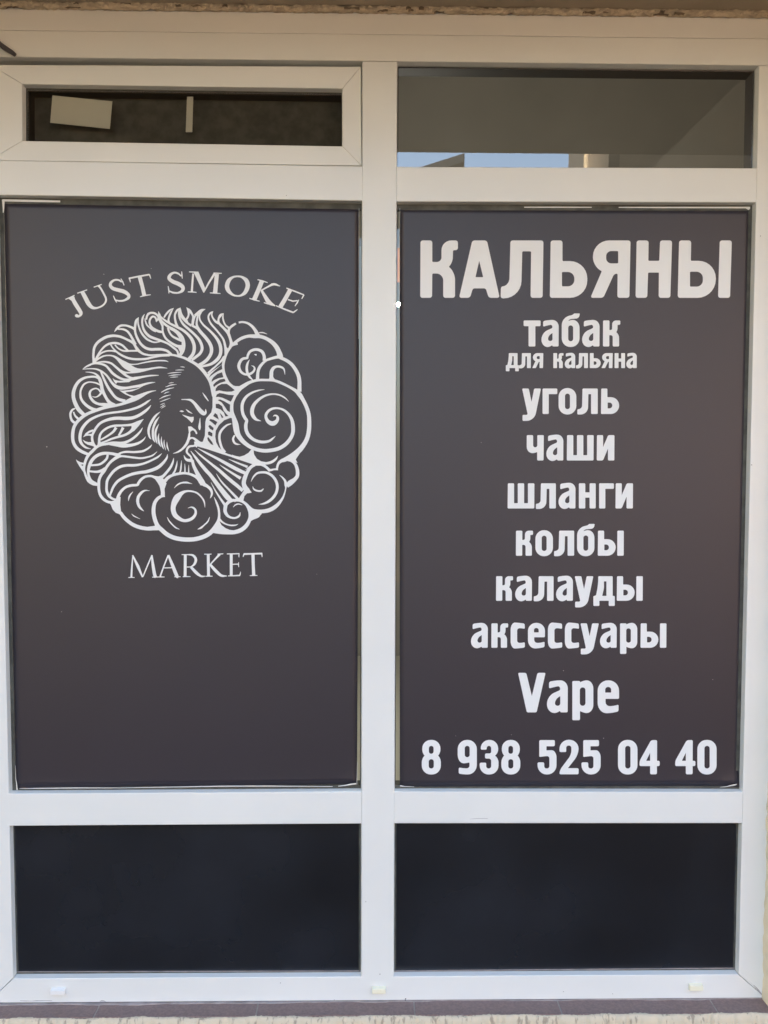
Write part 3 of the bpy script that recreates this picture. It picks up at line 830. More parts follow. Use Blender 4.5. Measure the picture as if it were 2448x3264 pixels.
EMBLEM = '''
Ar 588,1120,45 580,1020,44 580,930,45 598,815,48 655,725,50 740,660,52 830,615,52 930,595,50 1010,597,48 1100,615,46 1220,668,42 1325,725,50 1370,790,48 1405,845,60 1450,890,50 1520,935,42 1600,955,38 1659,962,34 1800,953,28 2020,950,36
Ar 612,1070,40 650,985,38 700,900,34 780,805,38 860,752,42 950,732,44 1040,738,42 1125,775,40 1190,835,38 1240,878,30
Ar 985,765,24 1040,825,28 1110,866,30 1180,882,34 1300,878,34 1450,878,34
Ar 905,762,26 950,828,28 1010,890,34 1100,955,40 1220,1010,42 1350,1035,42 1500,1036,42 1600,1025,40 1700,1000,40 1850,975,34 2020,968,30
Ar 640,1030,36 680,965,32 745,912,32 830,882,30 920,878,30 1005,892,34
Ar 625,1065,30 700,1012,32 780,975,30 870,965,26 950,977,34 1020,1015,50 1090,1075,78 1180,1145,120 1290,1215,115 1400,1245,80 1500,1245,62 1600,1228,44 1720,1205,34 1830,1192,32 1920,1199,18 1976,1208,5
Ar 1200,1112,40 1280,1134,26 1400,1130,20 1500,1108,22 1659,1078,28 1800,1064,26 1930,1066,24 1996,1086,5
Ap 558,1090 590,1010 612,1020 660,1000 655,1040 640,1075 630,1095 650,1105 600,1130 562,1125
Ar 375,1228,6 430,1185,24 490,1150,28 570,1122,34 640,1115,36 740,1130,40 820,1165,42 880,1230,45 950,1308,50 1050,1378,46 1150,1418,42 1250,1422,45 1340,1403,60 1450,1382,46 1550,1363,36 1659,1347,30 1750,1343,20 1813,1341,10
Ar 378,1230,6 480,1217,18 580,1217,24 660,1232,32 725,1262,38 775,1295,36 830,1345,38 880,1410,42 930,1482,46 1000,1548,60 1090,1580,66 1200,1580,50 1320,1560,48 1450,1538,50 1560,1505,40 1659,1482,28 1745,1473,8
Ap 940,1393 985,1428 1060,1445 1210,1438 1320,1425 1250,1470 1100,1478 1030,1475 1005,1505 970,1460
Ar 620,1105,26 740,1086,30 830,1090,36 920,1118,38 1010,1190,44 1090,1258,48 1190,1340,45 1280,1386,40 1360,1400,40
Ar 1090,1250,40 1160,1285,40 1250,1291,28 1380,1284,28 1480,1272,20
Ar 715,1260,28 760,1370,40 810,1480,45 860,1575,50 910,1650,52 985,1745,50 1060,1795,55 1180,1828,60
Ar 430,1278,8 520,1285,20 600,1305,30 660,1350,42 700,1420,62 730,1520,62 745,1610,65 790,1710,55 840,1800,55 900,1870,70 985,1905,60
Ar 695,1410,40 620,1372,38 530,1368,38 420,1387,44 320,1442,55 250,1530,60 207,1640,66 200,1740,66 225,1840,72 285,1965,76 350,2040,72 412,2095,60
Ar 705,1525,24 640,1490,30 560,1472,26 480,1472,28 400,1512,36 350,1595,38 333,1670,38 345,1775,46 400,1862,52 480,1932,56 570,1980,58 650,1995,50
Dr 558,197,6 600,212,18 650,203,24 700,165,36 740,110,44
Dr 712,115,36 690,82,30 655,55,26 605,50,28 535,85,36 508,150,46 530,228,50 590,300,52 680,342,48 790,355,64 920,370,70
Dr 410,558,62 500,512,56 640,458,60 760,418,60 880,388,62 1000,370,52 1130,338,52 1250,285,82 1370,235,96 1480,185,76 1570,140,50 1659,108,30 1740,92,12 1765,88,5
Dr 412,556,60 330,622,60 262,692,60 212,780,60 190,890,62 190,1010,60 215,1100,60 272,1180,62 350,1235,60 430,1272,56 480,1290,45
Dp 1068,83 1130,90 1250,78 1400,52 1520,0 1440,50 1320,100 1200,118 1185,130 1250,165 1340,188 1480,170 1400,240 1260,300 1300,212 1180,160 1110,115
Dr 235,425,20 182,452,38 148,510,42 148,580,42 172,650,46 218,692,46 252,722,26
Dr 203,490,26 232,560,34 280,610,40 325,640,26
Dr 1662,258,8 1610,292,34 1545,338,44 1430,400,46 1270,450,42 1100,485,40 900,511,40 760,536,42 620,586,46 500,652,50 410,742,56 350,840,58 326,950,60 332,1040,55 372,1112,46 440,1165,36 532,1190,6
Dr 1668,362,6 1625,415,34 1560,475,50 1450,550,55 1330,600,60 1200,615,66 1050,610,62 930,620,60 800,657,50 700,712,46 632,790,46 590,862,46 560,930,42 555,1000,46 572,1080,50 612,1145,46
Dp 383,970 430,895 490,850 575,820 580,850 545,872 505,885 468,915 540,905 560,950 535,950 500,938 440,945
Dp 372,1013 420,1042 480,1062 545,1060 580,1100 610,1150 540,1128 470,1110 415,1075
Dr 1528,628,5 1430,685,52 1300,732,46 1130,747,40 990,752,44 880,777,42 782,832,42 717,902,42 692,980,46 688,1060,48 676,1115,42
Dr 1008,785,56 960,858,45 880,922,38 800,972,34 715,1020,30
Dr 1140,785,56 1100,865,44 1055,940,36
Dr 1350,760,76 1318,822,62 1255,882,50 1160,932,46 1040,965,42 920,1002,38 800,1052,34 705,1082,30
Dp 1295,740 1528,628 1445,745 1350,850 1250,905 1300,815 1298,755
Dr 1508,788,6 1470,852,30 1400,930,42 1300,1010,46 1200,1060,50 1100,1085,62 950,1080,60 820,1097,50 720,1115,52 640,1155,52 560,1232,56 482,1312,56 436,1400,52 408,1500,46 402,1580,42 420,1650,42 442,1710,45 490,1795,56 570,1850,52 655,1868,44
Dr 1566,958,6 1520,1020,30 1430,1080,46 1300,1118,56 1150,1128,76 1000,1110,62 880,1098,40
Dr 1685,1108,6 1650,1150,28 1590,1195,36 1500,1235,42 1350,1250,40 1200,1246,40 1100,1265,36 1040,1302,60 930,1280,52 800,1272,56 700,1292,60 610,1342,60 542,1420,62 502,1510,60 484,1590,50 482,1640,46 492,1700,46 540,1790,46 645,1852,40
Dr 1784,1240,5 1700,1310,28 1600,1345,32 1480,1365,36 1350,1355,38 1200,1335,38 1110,1327,40 1040,1340,60 960,1390,56 890,1452,50 830,1530,52 780,1610,58 720,1690,56 686,1780,54 680,1880,54 685,1970,52 710,2060,52 760,2130,55 830,2180,50 910,2200,50 1000,2180,40
Dr 850,1300,42 830,1372,44 765,1440,44 680,1486,40 535,1500,36
Dp 248,1388 275,1410 330,1440 400,1455 405,1478 338,1490 392,1520 400,1640 370,1600 310,1510 268,1440
Dr 505,1612,34 640,1622,44 740,1598,56 800,1550,40
Dr 1872,1275,5 1800,1340,34 1700,1395,36 1600,1440,40 1480,1480,42 1350,1500,50 1200,1502,50 1080,1530,52 970,1603,52 890,1700,50 840,1790,50 828,1890,48 830,1980,50 860,2060,50 910,2112,45 980,2145,38 1040,2140,36
Dr 1980,1288,5 1962,1365,36 1890,1460,52 1780,1550,62 1600,1615,60 1450,1637,56 1300,1670,54 1150,1732,50 1040,1800,50 960,1900,46 918,1995,42 890,2075,34
Gp 885,665 985,628 1020,580 1045,545 1092,560 1085,700 1100,820 1150,940 1065,880 1000,855 945,795 915,720
Gr 1030,590,50 1060,520,56 1110,440,50 1190,372,46 1290,340,48 1405,330,48 1432,290,50 1480,228,50 1560,175,44 1659,162,42 1730,185,48 1800,232,58 1860,320,80 1885,430,76 1895,520,70
Gr 1090,850,60 1150,935,64 1230,1012,66 1330,1082,68 1450,1130,70 1600,1156,68 1740,1148,70 1790,1120,70
Gr 1328,457,5 1280,510,25 1250,570,28 1240,635,5
Gr 1642,440,5 1560,435,25 1490,472,46 1430,552,56 1415,640,56 1440,730,50 1485,785,34 1534,826,5
Gr 1299,874,5 1350,920,20 1462,972,5
Hr 320,268,66 390,192,58 480,145,50 600,117,48 700,108,45 800,125,46 895,165,50 960,215,58 1005,290,60
Hr 165,190,50 235,205,60 320,275,70
Hp 110,155 200,168 270,215 315,248 360,300 325,400 322,500 332,555 250,520 255,460 235,360 180,270 120,190
Hr 334,553,8 270,545,46 200,582,60 142,660,64 117,760,70 118,880,74 150,1010,76 195,1105,78 272,1182,80 380,1270,80 520,1332,80 700,1360,80 880,1356,80 1030,1320,80 1150,1262,80 1230,1190,80 1298,1090,70 1345,985,52 1354,880,42 1340,770,40 1302,660,34 1258,558,5
Hp 0,1122 138,1102 150,1040 250,1120 262,1205 215,1185 0,1190
Hr 504,389,5 570,325,25 650,290,30 740,285,35 800,298,18 848,309,4
Hr 1086,756,5 1072,650,28 1020,560,30 930,480,32 820,448,32 720,452,42 640,492,74 565,565,120 515,650,112 488,740,92 490,820,90 522,900,88 590,960,74 680,1002,58 770,996,58 852,955,55 902,890,50 910,820,42 880,772,36 830,750,24 763,767,5
Hr 372,938,5 410,1010,22 480,1090,25 540,1140,25 607,1168,5
Hr 1174,938,8 1140,1020,25 1070,1090,25 1010,1140,34 948,1167,8
Er 850,1400,46 870,1500,58 925,1620,70 985,1730,84 1035,1815,92 1070,1860,74 1130,1895,56 1190,1950,52 1217,2020,42 1205,2080,30 1183,2122,5
Hp 890,150 960,110 1060,240 1105,305 1060,345 995,335 975,260 940,205
Er 816,1228,6 900,1340,40 1000,1470,58 1110,1600,66 1200,1700,66 1350,1900,82 1500,2090,96 1570,2160,80
Hr 1199,283,5 1290,450,25 1400,620,40 1470,715,55
Hr 1298,116,5 1400,270,30 1550,430,38 1659,545,46 1740,630,50
Er 893,1210,6 1000,1310,30 1200,1470,42 1350,1590,56 1450,1680,62 1600,1810,66 1700,1890,66 1800,1980,60
Er 950,1178,6 1100,1260,34 1350,1390,50 1600,1528,66 1740,1600,66 1850,1650,60
Er 1533,1383,5 1659,1437,28 1750,1475,34 1890,1530,46
Er 1362,1488,5 1480,1570,30 1659,1685,46 1760,1745,60
Ep 903,1110 905,1040 960,1030 1010,1058 1045,1055 1090,920 1150,960 1250,1000 1290,1050 1345,1155 1430,1242 1520,1285 1659,1325 1740,1345 1659,1365 1400,1285 1130,1195 945,1142 930,1165 905,1150
Fp 0,1300 60,1322 140,1338 230,1312 310,1262 362,1198 405,1212 412,1290 465,1375 545,1425 640,1440 610,1490 500,1500 400,1490 300,1560 230,1600 330,1515 380,1478 0,1350
Er 642,257,16 740,258,22 820,272,46 890,332,56 950,410,70 1010,482,80 1065,520,76 1098,500,44 1099,437,8
Er 607,478,6 650,479,32 690,484,6
Er 724,438,6 780,485,28 850,524,5
Ep 653,539 740,566 810,588 872,584 872,640 855,678 835,698 800,660 740,605 685,570
Er 994,603,6 988,700,30 983,780,48 986,834,18
Er 1040,128,6 1090,200,28 1152,287,14
Ep 768,768 825,765 870,800 905,825 930,860 943,890 935,912 915,908 900,872 870,840 842,842 808,868 805,980 770,985 782,880
Er 792,900,36 785,960,42 765,1040,52 728,1112,48 660,1190,40 580,1245,30 484,1278,5
Er 775,1010,50 820,985,34 870,988,36 920,1025,50 980,1072,50
Er 905,1050,50 906,1100,44 880,1132,36 800,1142,40 755,1185,40 743,1250,38 785,1302,36 818,1335,32 838,1400,44
Er 688,1310,6 715,1370,36 760,1402,52 830,1412,60 855,1450,40
Br 620,1180,5 670,1183,14 708,1190,4
Br 526,1245,5 600,1240,16 692,1240,5
Br 380,1308,5 500,1291,18 645,1282,5
Br 398,1352,5 500,1336,18 630,1328,5
Br 426,1380,5 500,1374,16 579,1370,5
Br 398,1492,5 450,1482,14 499,1477,5
Br 340,1562,5 440,1526,20 550,1512,5
Br 262,1656,5 380,1600,22 502,1575,5
Er 340,19,5 390,5,14 430,-12,5
Er 256,129,5 370,66,22 502,32,5
Er 310,151,5 355,126,16 414,112,5
Er 222,249,5 320,200,20 442,167,5
Er 232,304,5 330,266,16 432,231,5
Er 243,360,5 285,341,12 327,325,5
Er 238,408,5 290,376,14 332,352,5
Er 260,426,5 300,400,14 344,376,5
Er 242,488,5 150,570,40 72,690,50 28,800,48 22,880,44 42,970,30 73,1009,6
Er 224,582,5 160,670,40 112,790,42 102,890,42 112,1000,38 147,1069,6
Er 216,719,5 170,810,35 150,900,38 160,1010,35 186,1096,6
Er 218,897,5 205,980,30 220,1080,35 256,1152,6
Er 268,958,5 262,1040,26 280,1130,30 309,1198,6
Er 315,1016,5 315,1100,22 346,1216,6
Er 367,1056,5 375,1150,28 406,1236,6
Er 497,1358,5 480,1440,35 440,1530,45 372,1620,48 295,1705,54 225,1740,70
Er 563,1413,5 550,1500,28 520,1600,34 472,1680,36
Er 643,1408,5 635,1520,26 622,1610,28 590,1665,26
Er 705,1468,5 708,1560,22 708,1655,26
Er 780,1493,5 778,1580,20 780,1655,26
Br 1659,365,34 1590,412,42 1540,475,46 1535,560,46 1565,650,46 1592,730,46 1602,775,40
Ap 380,1228 420,1212 560,1122 540,1150 450,1195
Br 2020,945,10 2060,955,36
Br 400,955,36 500,960,40 600,985,44 700,1015,46 800,1065,52 900,1120,56 985,1185,62 1060,1265,64 1130,1360,62 1180,1450,60 1212,1540,62 1232,1640,62 1252,1740,60
Ep 1130,-215 1205,-40 1228,100 1230,250 1228,400 1205,500 1110,612 1092,690 1090,800 1085,940 1045,1060 1250,1135 1300,1080 1280,960 1290,850 1350,740 1450,650 1560,605 1610,610 1580,450 1620,330 1690,180 1659,30 1520,-60 1460,-180 1440,-280 1425,-400 1400,-400
Bk 1160,1385 1195,1325 1250,1270 1330,1200 1405,1140 1412,1225 1330,1262 1240,1318
Bk 1212,1466 1216,1425 1245,1380 1320,1315 1408,1282 1435,1378 1340,1395 1260,1430
Bk 1240,1522 1290,1470 1370,1418 1455,1405 1476,1452 1370,1485 1290,1532 1256,1565
Bk 1285,1642 1290,1590 1330,1540 1400,1505 1500,1502 1545,1535 1650,1622 1590,1648 1500,1650 1430,1642 1360,1625
Ek 1290,212 1310,162 1360,136 1430,145 1540,170 1635,174 1600,250 1575,298 1500,262 1420,225 1340,206
Ek 1325,268 1370,255 1450,290 1560,355 1556,496 1510,470 1460,390 1400,310
Ek 1290,340 1350,340 1410,382 1440,470 1490,530 1530,570 1475,577 1440,500 1380,445 1290,415
Ek 1240,570 1275,510 1320,545 1350,638 1290,600
Ek 1363,508 1400,545 1434,590 1408,614 1385,560
Ek 1165,650 1190,625 1250,640 1320,682 1285,747 1220,690
Ek 1150,760 1180,735 1250,795 1240,842 1180,812
Ek 1142,870 1175,860 1227,895 1222,958 1145,925
Ek 1130,985 1145,963 1222,1060 1248,1122 1200,1102 1140,1030
Er 1582,714,18 1500,742,32 1420,812,42 1370,890,46 1358,980,46 1375,1080,46 1410,1180,46 1460,1258,60
Fr 48,930,30 18,1000,40 40,1070,40 90,1100,30 157,1107,5
Br 1700,735,54 1600,775,42 1540,845,48 1490,930,50 1455,1030,50 1432,1130,50 1432,1220,50 1448,1310,52 1480,1400,60 1530,1490,62 1600,1560,70
Br 1095,90,5 1020,118,56 940,175,52 895,215,46
Br 1010,140,46 982,215,32 995,300,32 1060,392,36 1150,472,40 1240,562,46 1320,662,55 1368,760,62 1385,860,62 1370,960,62 1310,1050,62 1200,1128,52 1040,1172,38
Br 955,190,30 938,280,34 930,380,42 965,470,58 1020,540,60 1110,642,62 1178,740,64 1210,840,65 1195,940,62 1130,1040,62 1045,1110,62 950,1160,60
Br 893,215,46 865,310,44 852,400,44
Br 840,400,40 940,455,46 1010,520,52
Br 734,58,5 790,112,48 835,175,40 860,230,34 852,320,34 845,395,40
Br 740,65,6 775,150,36 775,210,34 745,270,36 715,295,30
Br 625,62,5 565,110,38 522,185,36 520,270,38 540,360,44 570,420,40
Br 622,62,5 610,110,46 600,190,46 618,280,36 680,380,44 780,470,46 880,560,46 970,660,52 1020,760,55 1030,850,55 990,930,54 920,990,52 838,1052,48
Br 615,90,36 640,185,38 700,270,34 760,330,34
Br 615,200,20 660,262,36 740,340,42 830,405,42
Br 205,132,5 225,195,42 250,235,34 330,302,36 420,360,40 540,420,46 660,482,50 760,562,52 838,660,60 880,770,62 880,870,62 852,950,62 785,1035,64
Br 215,170,24 238,262,34 290,340,42 390,420,46 480,465,44 570,525,52 640,610,70 676,690,66 680,790,74 662,880,70 622,950,60 590,990,40
Br 497,70,5 420,115,34 350,190,36 312,252,28
Br 490,80,6 440,160,35 405,250,35 392,330,36
Br 400,300,26 420,355,30
Br 385,440,38 410,520,36 460,592,38 540,642,42 650,690,46
Br 420,470,14 500,500,34 570,560,40 632,640,60
Br 288,380,34 285,470,34 302,560,38 352,650,40 440,722,42 550,785,52 640,805,70
Bp 560,790 660,780 700,800 680,880 625,925 590,850
Br 0,190,45 60,162,40 130,167,40 185,205,38 205,240,36 220,285,36 262,365,36 288,440,32 285,520,32
Bp 160,342 232,280 230,235 195,235 185,265
Br 165,325,14 160,270,34 130,235,34 90,235,38 50,282,38 40,350,40 70,420,42 130,470,46 210,510,48 290,525,40
Ar 1546,183,5 1512,250,36 1500,340,38 1520,450,42 1570,540,48 1640,605,52 1720,640,50 1840,682,44 1980,740,38 2080,810,40 2160,880,38 2182,960,34
Ar 1548,258,5 1562,320,28 1590,390,30 1640,440,28 1700,490,26 1760,520,20
Ar 1655,168,24 1600,205,40 1575,290,34
Ar 1433,244,5 1388,310,46 1366,420,44 1370,530,42 1410,640,46 1470,742,48 1560,820,50 1659,850,52 1760,848,52 1860,850,50 1970,880,46 2060,955,46
Ar 1433,244,5 1422,350,28 1450,460,34 1500,560,38 1580,650,40 1659,695,34 1740,718,28 1850,700,22
Ar 974,521,6 1020,462,40 1090,405,42 1190,400,38 1280,427,42 1345,462,46 1372,500,40
Ar 1040,470,24 1130,470,36 1210,502,40 1270,570,42 1322,660,46 1372,760,52
Br 1438,168,5 1385,205,52 1346,265,38 1342,335,42 1375,385,45 1440,450,46 1520,540,56 1560,640,50 1582,740,56 1552,835,50
Br 1438,170,6 1424,245,30 1442,330,30 1480,400,32 1540,455,40 1522,545,36
Br 1242,130,5 1190,165,34 1152,222,32 1162,300,35 1210,382,36 1290,472,36 1370,570,34 1432,660,38 1462,760,44 1475,860,46 1475,960,40
Br 1240,130,6 1215,190,26 1232,250,32 1282,320,42 1345,362,44
Bp 1462,770 1530,850 1552,810 1600,775 1540,850 1480,950 1470,900
Br 1140,1300,30 1220,1230,36 1310,1150,32 1400,1060,40 1450,985,44
Br 1040,1172,40 1010,1185,50
Cp 0,1525 60,1545 140,1545 230,1510 330,1470 400,1440 440,1420 480,1440 330,1500 200,1590 120,1680 40,1740 0,1680 60,1635 0,1580
Cr 60,1640,90 200,1552,76 330,1475,58 480,1434,48 650,1430,46 780,1437,48 900,1475,50 1050,1545,46 1190,1625,60 1270,1700,84 1335,1800,70 1400,1930,70 1445,2070,72 1456,2220,76 1450,2380,78 1420,2520,80 1360,2640,86 1262,2760,98 1130,2860,92 1000,2932,80 925,2960,60 872,3010,46 850,3080,42 848,3120,30
Fr 80,110,110 40,200,70 5,300,56 -8,400,60 0,500,62 30,600,78 62,720,108 85,850,110 115,930,96 170,1010,86 240,1080,76 340,1150,70 460,1200,68 600,1225,70 740,1216,70 880,1182,70 1000,1110,70 1090,1010,68 1142,900,68 1150,780,70 1130,650,62 1070,540,50 980,460,42 880,424,36 780,426,42 700,462,48 645,530,52 640,600,55 680,672,70 742,708,84 800,700,86 850,652,62 860,600,50 840,565,34 800,558,24 773,577,5
Fr 610,68,6 500,85,28 380,127,38 270,202,50 202,310,58 187,420,58 205,530,58 245,610,60 275,655,56 258,740,64 266,840,65 312,932,64 400,1010,58 500,1050,55 600,1060,52 700,1040,45 770,990,30 817,948,6
Fr 1067,295,5 1000,230,25 900,175,30 780,155,30 650,175,38 530,237,48 430,332,62 382,430,72 377,520,72 410,590,66 460,637,45 547,664,5
Fr 864,1322,6 820,1385,40 740,1440,50 640,1463,48 545,1452,50
Fr 600,1492,36 660,1545,44 718,1602,46
Fl 712,1594,44 790,1576,32 866,1572,44
Fr 430,1490,50 350,1540,54 285,1630,66 245,1720,76 222,1800,78 222,1860,80 250,1930,96 300,1985,90 365,2012,8
Fr 420,1490,36 490,1484,44 560,1495,36 640,1540,36 712,1610,42
Ip 140,560 200,465 250,390 320,410 368,470 280,490 232,540 208,640 160,625 100,645 40,625 60,590 125,590
Ir 356,267,5 400,180,28 470,112,38 560,92,42 660,102,46 760,162,50 830,262,52 853,370,52 830,480,52 770,572,52 690,640,48 600,682,34 500,699,5
Ir 387,357,5 410,410,28 470,440,32 540,444,32 575,420,25 592,398,8
Fp 1000,1390 1130,1290 1300,1240 1200,1390 1235,1455 1160,1430 1080,1405 980,1400
Fr 1040,1400,36 1120,1418,46 1190,1475,54 1225,1560,62 1236,1640,66 1226,1710,68 1178,1770,74 1100,1830,100 1030,1890,80
Ir 893,142,5 950,190,28 1000,255,44 1012,330,50 1012,390,24 992,480,28 952,580,40 880,680,60 790,760,74 680,812,76 560,830,70 450,825,66 380,800,56 325,745,38 270,690,38 200,640,40
Ip 330,750 400,795 470,810 570,830 552,885 530,905 512,935 480,955 400,985 340,1020 330,900
Ir 40,632,44 100,622,40 190,645,44 265,705,42 315,790,52 338,880,58 335,960,64 300,1050,70 240,1128,76 150,1190,78 40,1222,76 -60,1228,72 -200,1210,100 -310,1180,130
Hp 1230,1237 1298,1120 1360,1010 1372,1040 1400,1090 1480,1150 1560,1180 1680,1192 1659,1260 1500,1262 1360,1252
Hr 1475,720,70 1466,820,66 1500,895,56 1560,940,42 1640,955,36 1705,935,38 1740,900,30 1753,843,5
Hr 1460,740,60 1520,665,60 1590,625,60 1660,620,46
Ir 18,750,6 60,708,22 120,690,22 194,710,5
Hr 1345,960,46 1400,1020,36 1470,1065,28 1560,1092,28 1640,1093,26 1680,1085,18 1713,1070,5
Cr 70,360,38 20,395,42 -20,425,42
Cr 124,343,36 200,335,38 290,356,42 370,410,50 430,482,60 468,550,72 495,600,74
Cr 505,535,18 580,535,22 664,563,4
Cr 0,772,50 80,702,55 180,640,58 300,603,58 420,603,72 540,610,66 650,650,66 760,722,76 838,810,86 882,900,92 905,980,110 890,1010,90
Cr 905,990,70 830,1000,56 720,1030,48 640,1060,46 570,1122,50 512,1200,56 486,1290,56 480,1390,62 478,1440,66
Cr 900,1005,56 1010,1052,62 1110,1122,64 1190,1222,66 1250,1342,70 1270,1450,72 1270,1560,76 1270,1650,80
Cr 606,1065,60 605,980,58 570,900,56 500,860,52 420,856,50 340,890,48 297,960,46 286,1025,38
Cr 290,1013,44 200,1030,50 147,1090,55 125,1170,58 150,1250,50 200,1302,45 260,1325,40 340,1313,45 400,1270,40 425,1215,34 405,1175,24 362,1157,5
Cr 327,1046,6 290,1120,40 275,1210,48 290,1300,48 330,1370,42 397,1437,10
Cr 735,1430,60 740,1330,70 747,1260,66 785,1200,56 850,1175,42 930,1187,40 980,1230,30 998,1328,5
Cp 695,1418 708,1360 770,1350 785,1390 825,1432 790,1450 700,1440
'''
art('lettering', JUST, PL, 'first white serif word of the arched line above the emblem', [M['print']], TY)
art('lettering', SMOKE, PL, 'second white serif word of the arched line above the emblem', [M['print']], TY)
art('lettering', MARKET, PL, 'white serif word in a straight line under the emblem', [M['print']], TY)
art('emblem', EMBLEM, PL, 'round white engraving of a bearded face blowing wind out of clouds', [M['print'], M['film']], TY)

# white paper edges and margins of the posters
_max = max
def ribbon_thin(lines, Y, parent, name):
    for k, ln in enumerate(lines):
        polys = []
        P = nums(ln)
        L, R = [], []
        for i, p in enumerate(P):
            a, b = P[_max(0, i - 1)], P[min(len(P) - 1, i + 1)]
            d = Vector((b[0] - a[0], b[1] - a[1])).normalized()
            nn = Vector((-d.y, d.x)) * p[2] * 0.5
            L.append((p[0] + nn.x, p[1] + nn.y)); R.append((p[0] - nn.x, p[1] - nn.y))
        m = len(L)
        t = []
        for i in range(m - 1):
            t += [(i, i + 1, m + i + 1), (i, m + i + 1, m + i)]
        polys.append(([PX(x, y, Y - k * 4e-6) for x, y in L + R], t, 0))
        flat_obj(name, polys, [M['film_edge']], parent)
EY = TY - 0.0004
ribbon_thin(['8,638.5,7 60,639.5,7 130,641,7 192,642,6', '10.5,636,9 11,650,7 11,665,5 10,678,3'], EY, PL, 'white_margin')
ribbon_thin(['49,2440,0.7 50,2480,1.5 53,2500,3 54.5,2518,4.5', '62,2513.5,0.8 110,2513,2.5 240,2511.5,3 380,2511.5,1.5 500,2509.5,2 700,2506,3 850,2505.5,3 1000,2506.5,1.8 1060,2507,2',
             '1078,2506,2 1100,2503.5,3.5 1118,2500,4.5 1135,2498,4', '1137.5,2500,1.5 1138,2470,1 1139,2430,0.8', '1144.5,665,1 1143.5,800,0.8 1142.5,1080,0.8'], EY - 0.004, PL, 'white_edge')
ribbon_thin(['1671,660.5,3 1780,660.5,3.5 1886,660.8,3', '1972,661,3 2100,661.3,4 2250,661.5,4.5 2391,661.5,5', '2378,662,5 2386,664,9 2389,667,7'], EY, PR, 'white_margin')
ribbon_thin(['1275,2504.5,4 1290,2507,2 1320,2508,1', '2295,2509,1 2315,2507.5,2 2332,2503.5,3.5 2349,2500.5,4.5', '1274.6,663,1 1274,800,0.7 1273.5,1080,0.6'], EY - 0.004, PR, 'white_edge')

# ================================================================ THINGS BEHIND THE GLASS, ON THE FRAME
def sheet(name, corners, Y, th, mat, label, cat):
    q = [PX(x, y, Y) for x, y in corners]
    V = q + [p + Vector((0, th, 0)) for p in q]
    o = mesh_obj(name, V, [(0, 1, 2, 3), (7, 6, 5, 4)] + [(i, (i + 1) % 4, 4 + (i + 1) % 4, 4 + i) for i in range(4)], mat)
    return tag(o, label, cat)
sheet('paper_sheet', [(167, 304), (358, 323), (350, 411), (160, 391)], 0.034, 0.0006, M['paper'], 'pale tilted rectangular sheet behind the top left pane', 'sheet')
sheet('pale_strip', [(596, 308), (616, 308), (613, 421), (592, 421)], 0.036, 0.0006, M['paper'], 'narrow pale upright strip behind the top left pane', 'strip')

def small_lamp():
    p = PX(1268.5, 970.5, 2.0)
    root = thing('lamp', p, 'tiny bright round lamp seen through the gap beside the right poster', 'lamp')
    bm = bmesh.new()
    bmesh.ops.create_uvsphere(bm, u_segments=16, v_segments=10, radius=0.0072)
    me = bpy.data.meshes.new('bulb'); bm.to_mesh(me); bm.free()
    me.materials.append(M['lamp'])
    o = bpy.data.objects.new('bulb', me); C.objects.link(o); o.parent = root
    boxes('bracket', [(p.x - 0.003, p.x + 0.003, 2.008, 4.199, p.z - 0.003, p.z + 0.003)], M['darkmetal'], root)
small_lamp()
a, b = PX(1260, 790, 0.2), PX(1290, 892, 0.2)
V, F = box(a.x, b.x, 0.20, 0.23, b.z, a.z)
tag(mesh_obj('glowing_panel', V, F, M['orange']), 'orange glowing shade seen through the gap beside the right poster', 'lamp shade')
a, b = PX(1120, 785, 0.2), PX(1157, 965, 0.2)
V, F = box(a.x, b.x, 0.20, 0.23, b.z, a.z)
tag(mesh_obj('wooden_panel', V, F, M['paper']), 'pale brown panel seen through the gap beside the left poster', 'panel')

def cable():
    pts = [(-60, 95), (-20, 120), (0, 141), (14, 152), (26, 160), (38, 167), (49, 176)]
    pts = [PX(x, y, -0.012 - 0.006 * (1 - i / 6)) for i, (x, y) in enumerate(pts)]
    V, F = [], []
    n = 10
    for i, p in enumerate(pts):
        d = (pts[min(i + 1, len(pts) - 1)] - pts[max(i - 1, 0)]).normalized()
        u = Vector((0, 1, 0))
        s = d.cross(u).normalized()
        r = 0.0052 * (1 + 0.10 * random.uniform(-1, 1)) * (0.85 if i == 6 else 1)
        for k in range(n):
            a = 2 * math.pi * k / n
            V.append(p + s * math.cos(a) * r + u * math.sin(a) * r * 0.7)
    for i in range(len(pts) - 1):
        for k in range(n):
            F.append((i * n + k, i * n + (k + 1) % n, (i + 1) * n + (k + 1) % n, (i + 1) * n + k))
    F.append(tuple(range(n))[::-1]); F.append(tuple(range(len(V) - n, len(V))))
    o = mesh_obj('cable_end', V, F, M['cable'], smooth=True)
    tag(o, 'cut dark grey cable end in front of the frame head at top left', 'cable')
cable()

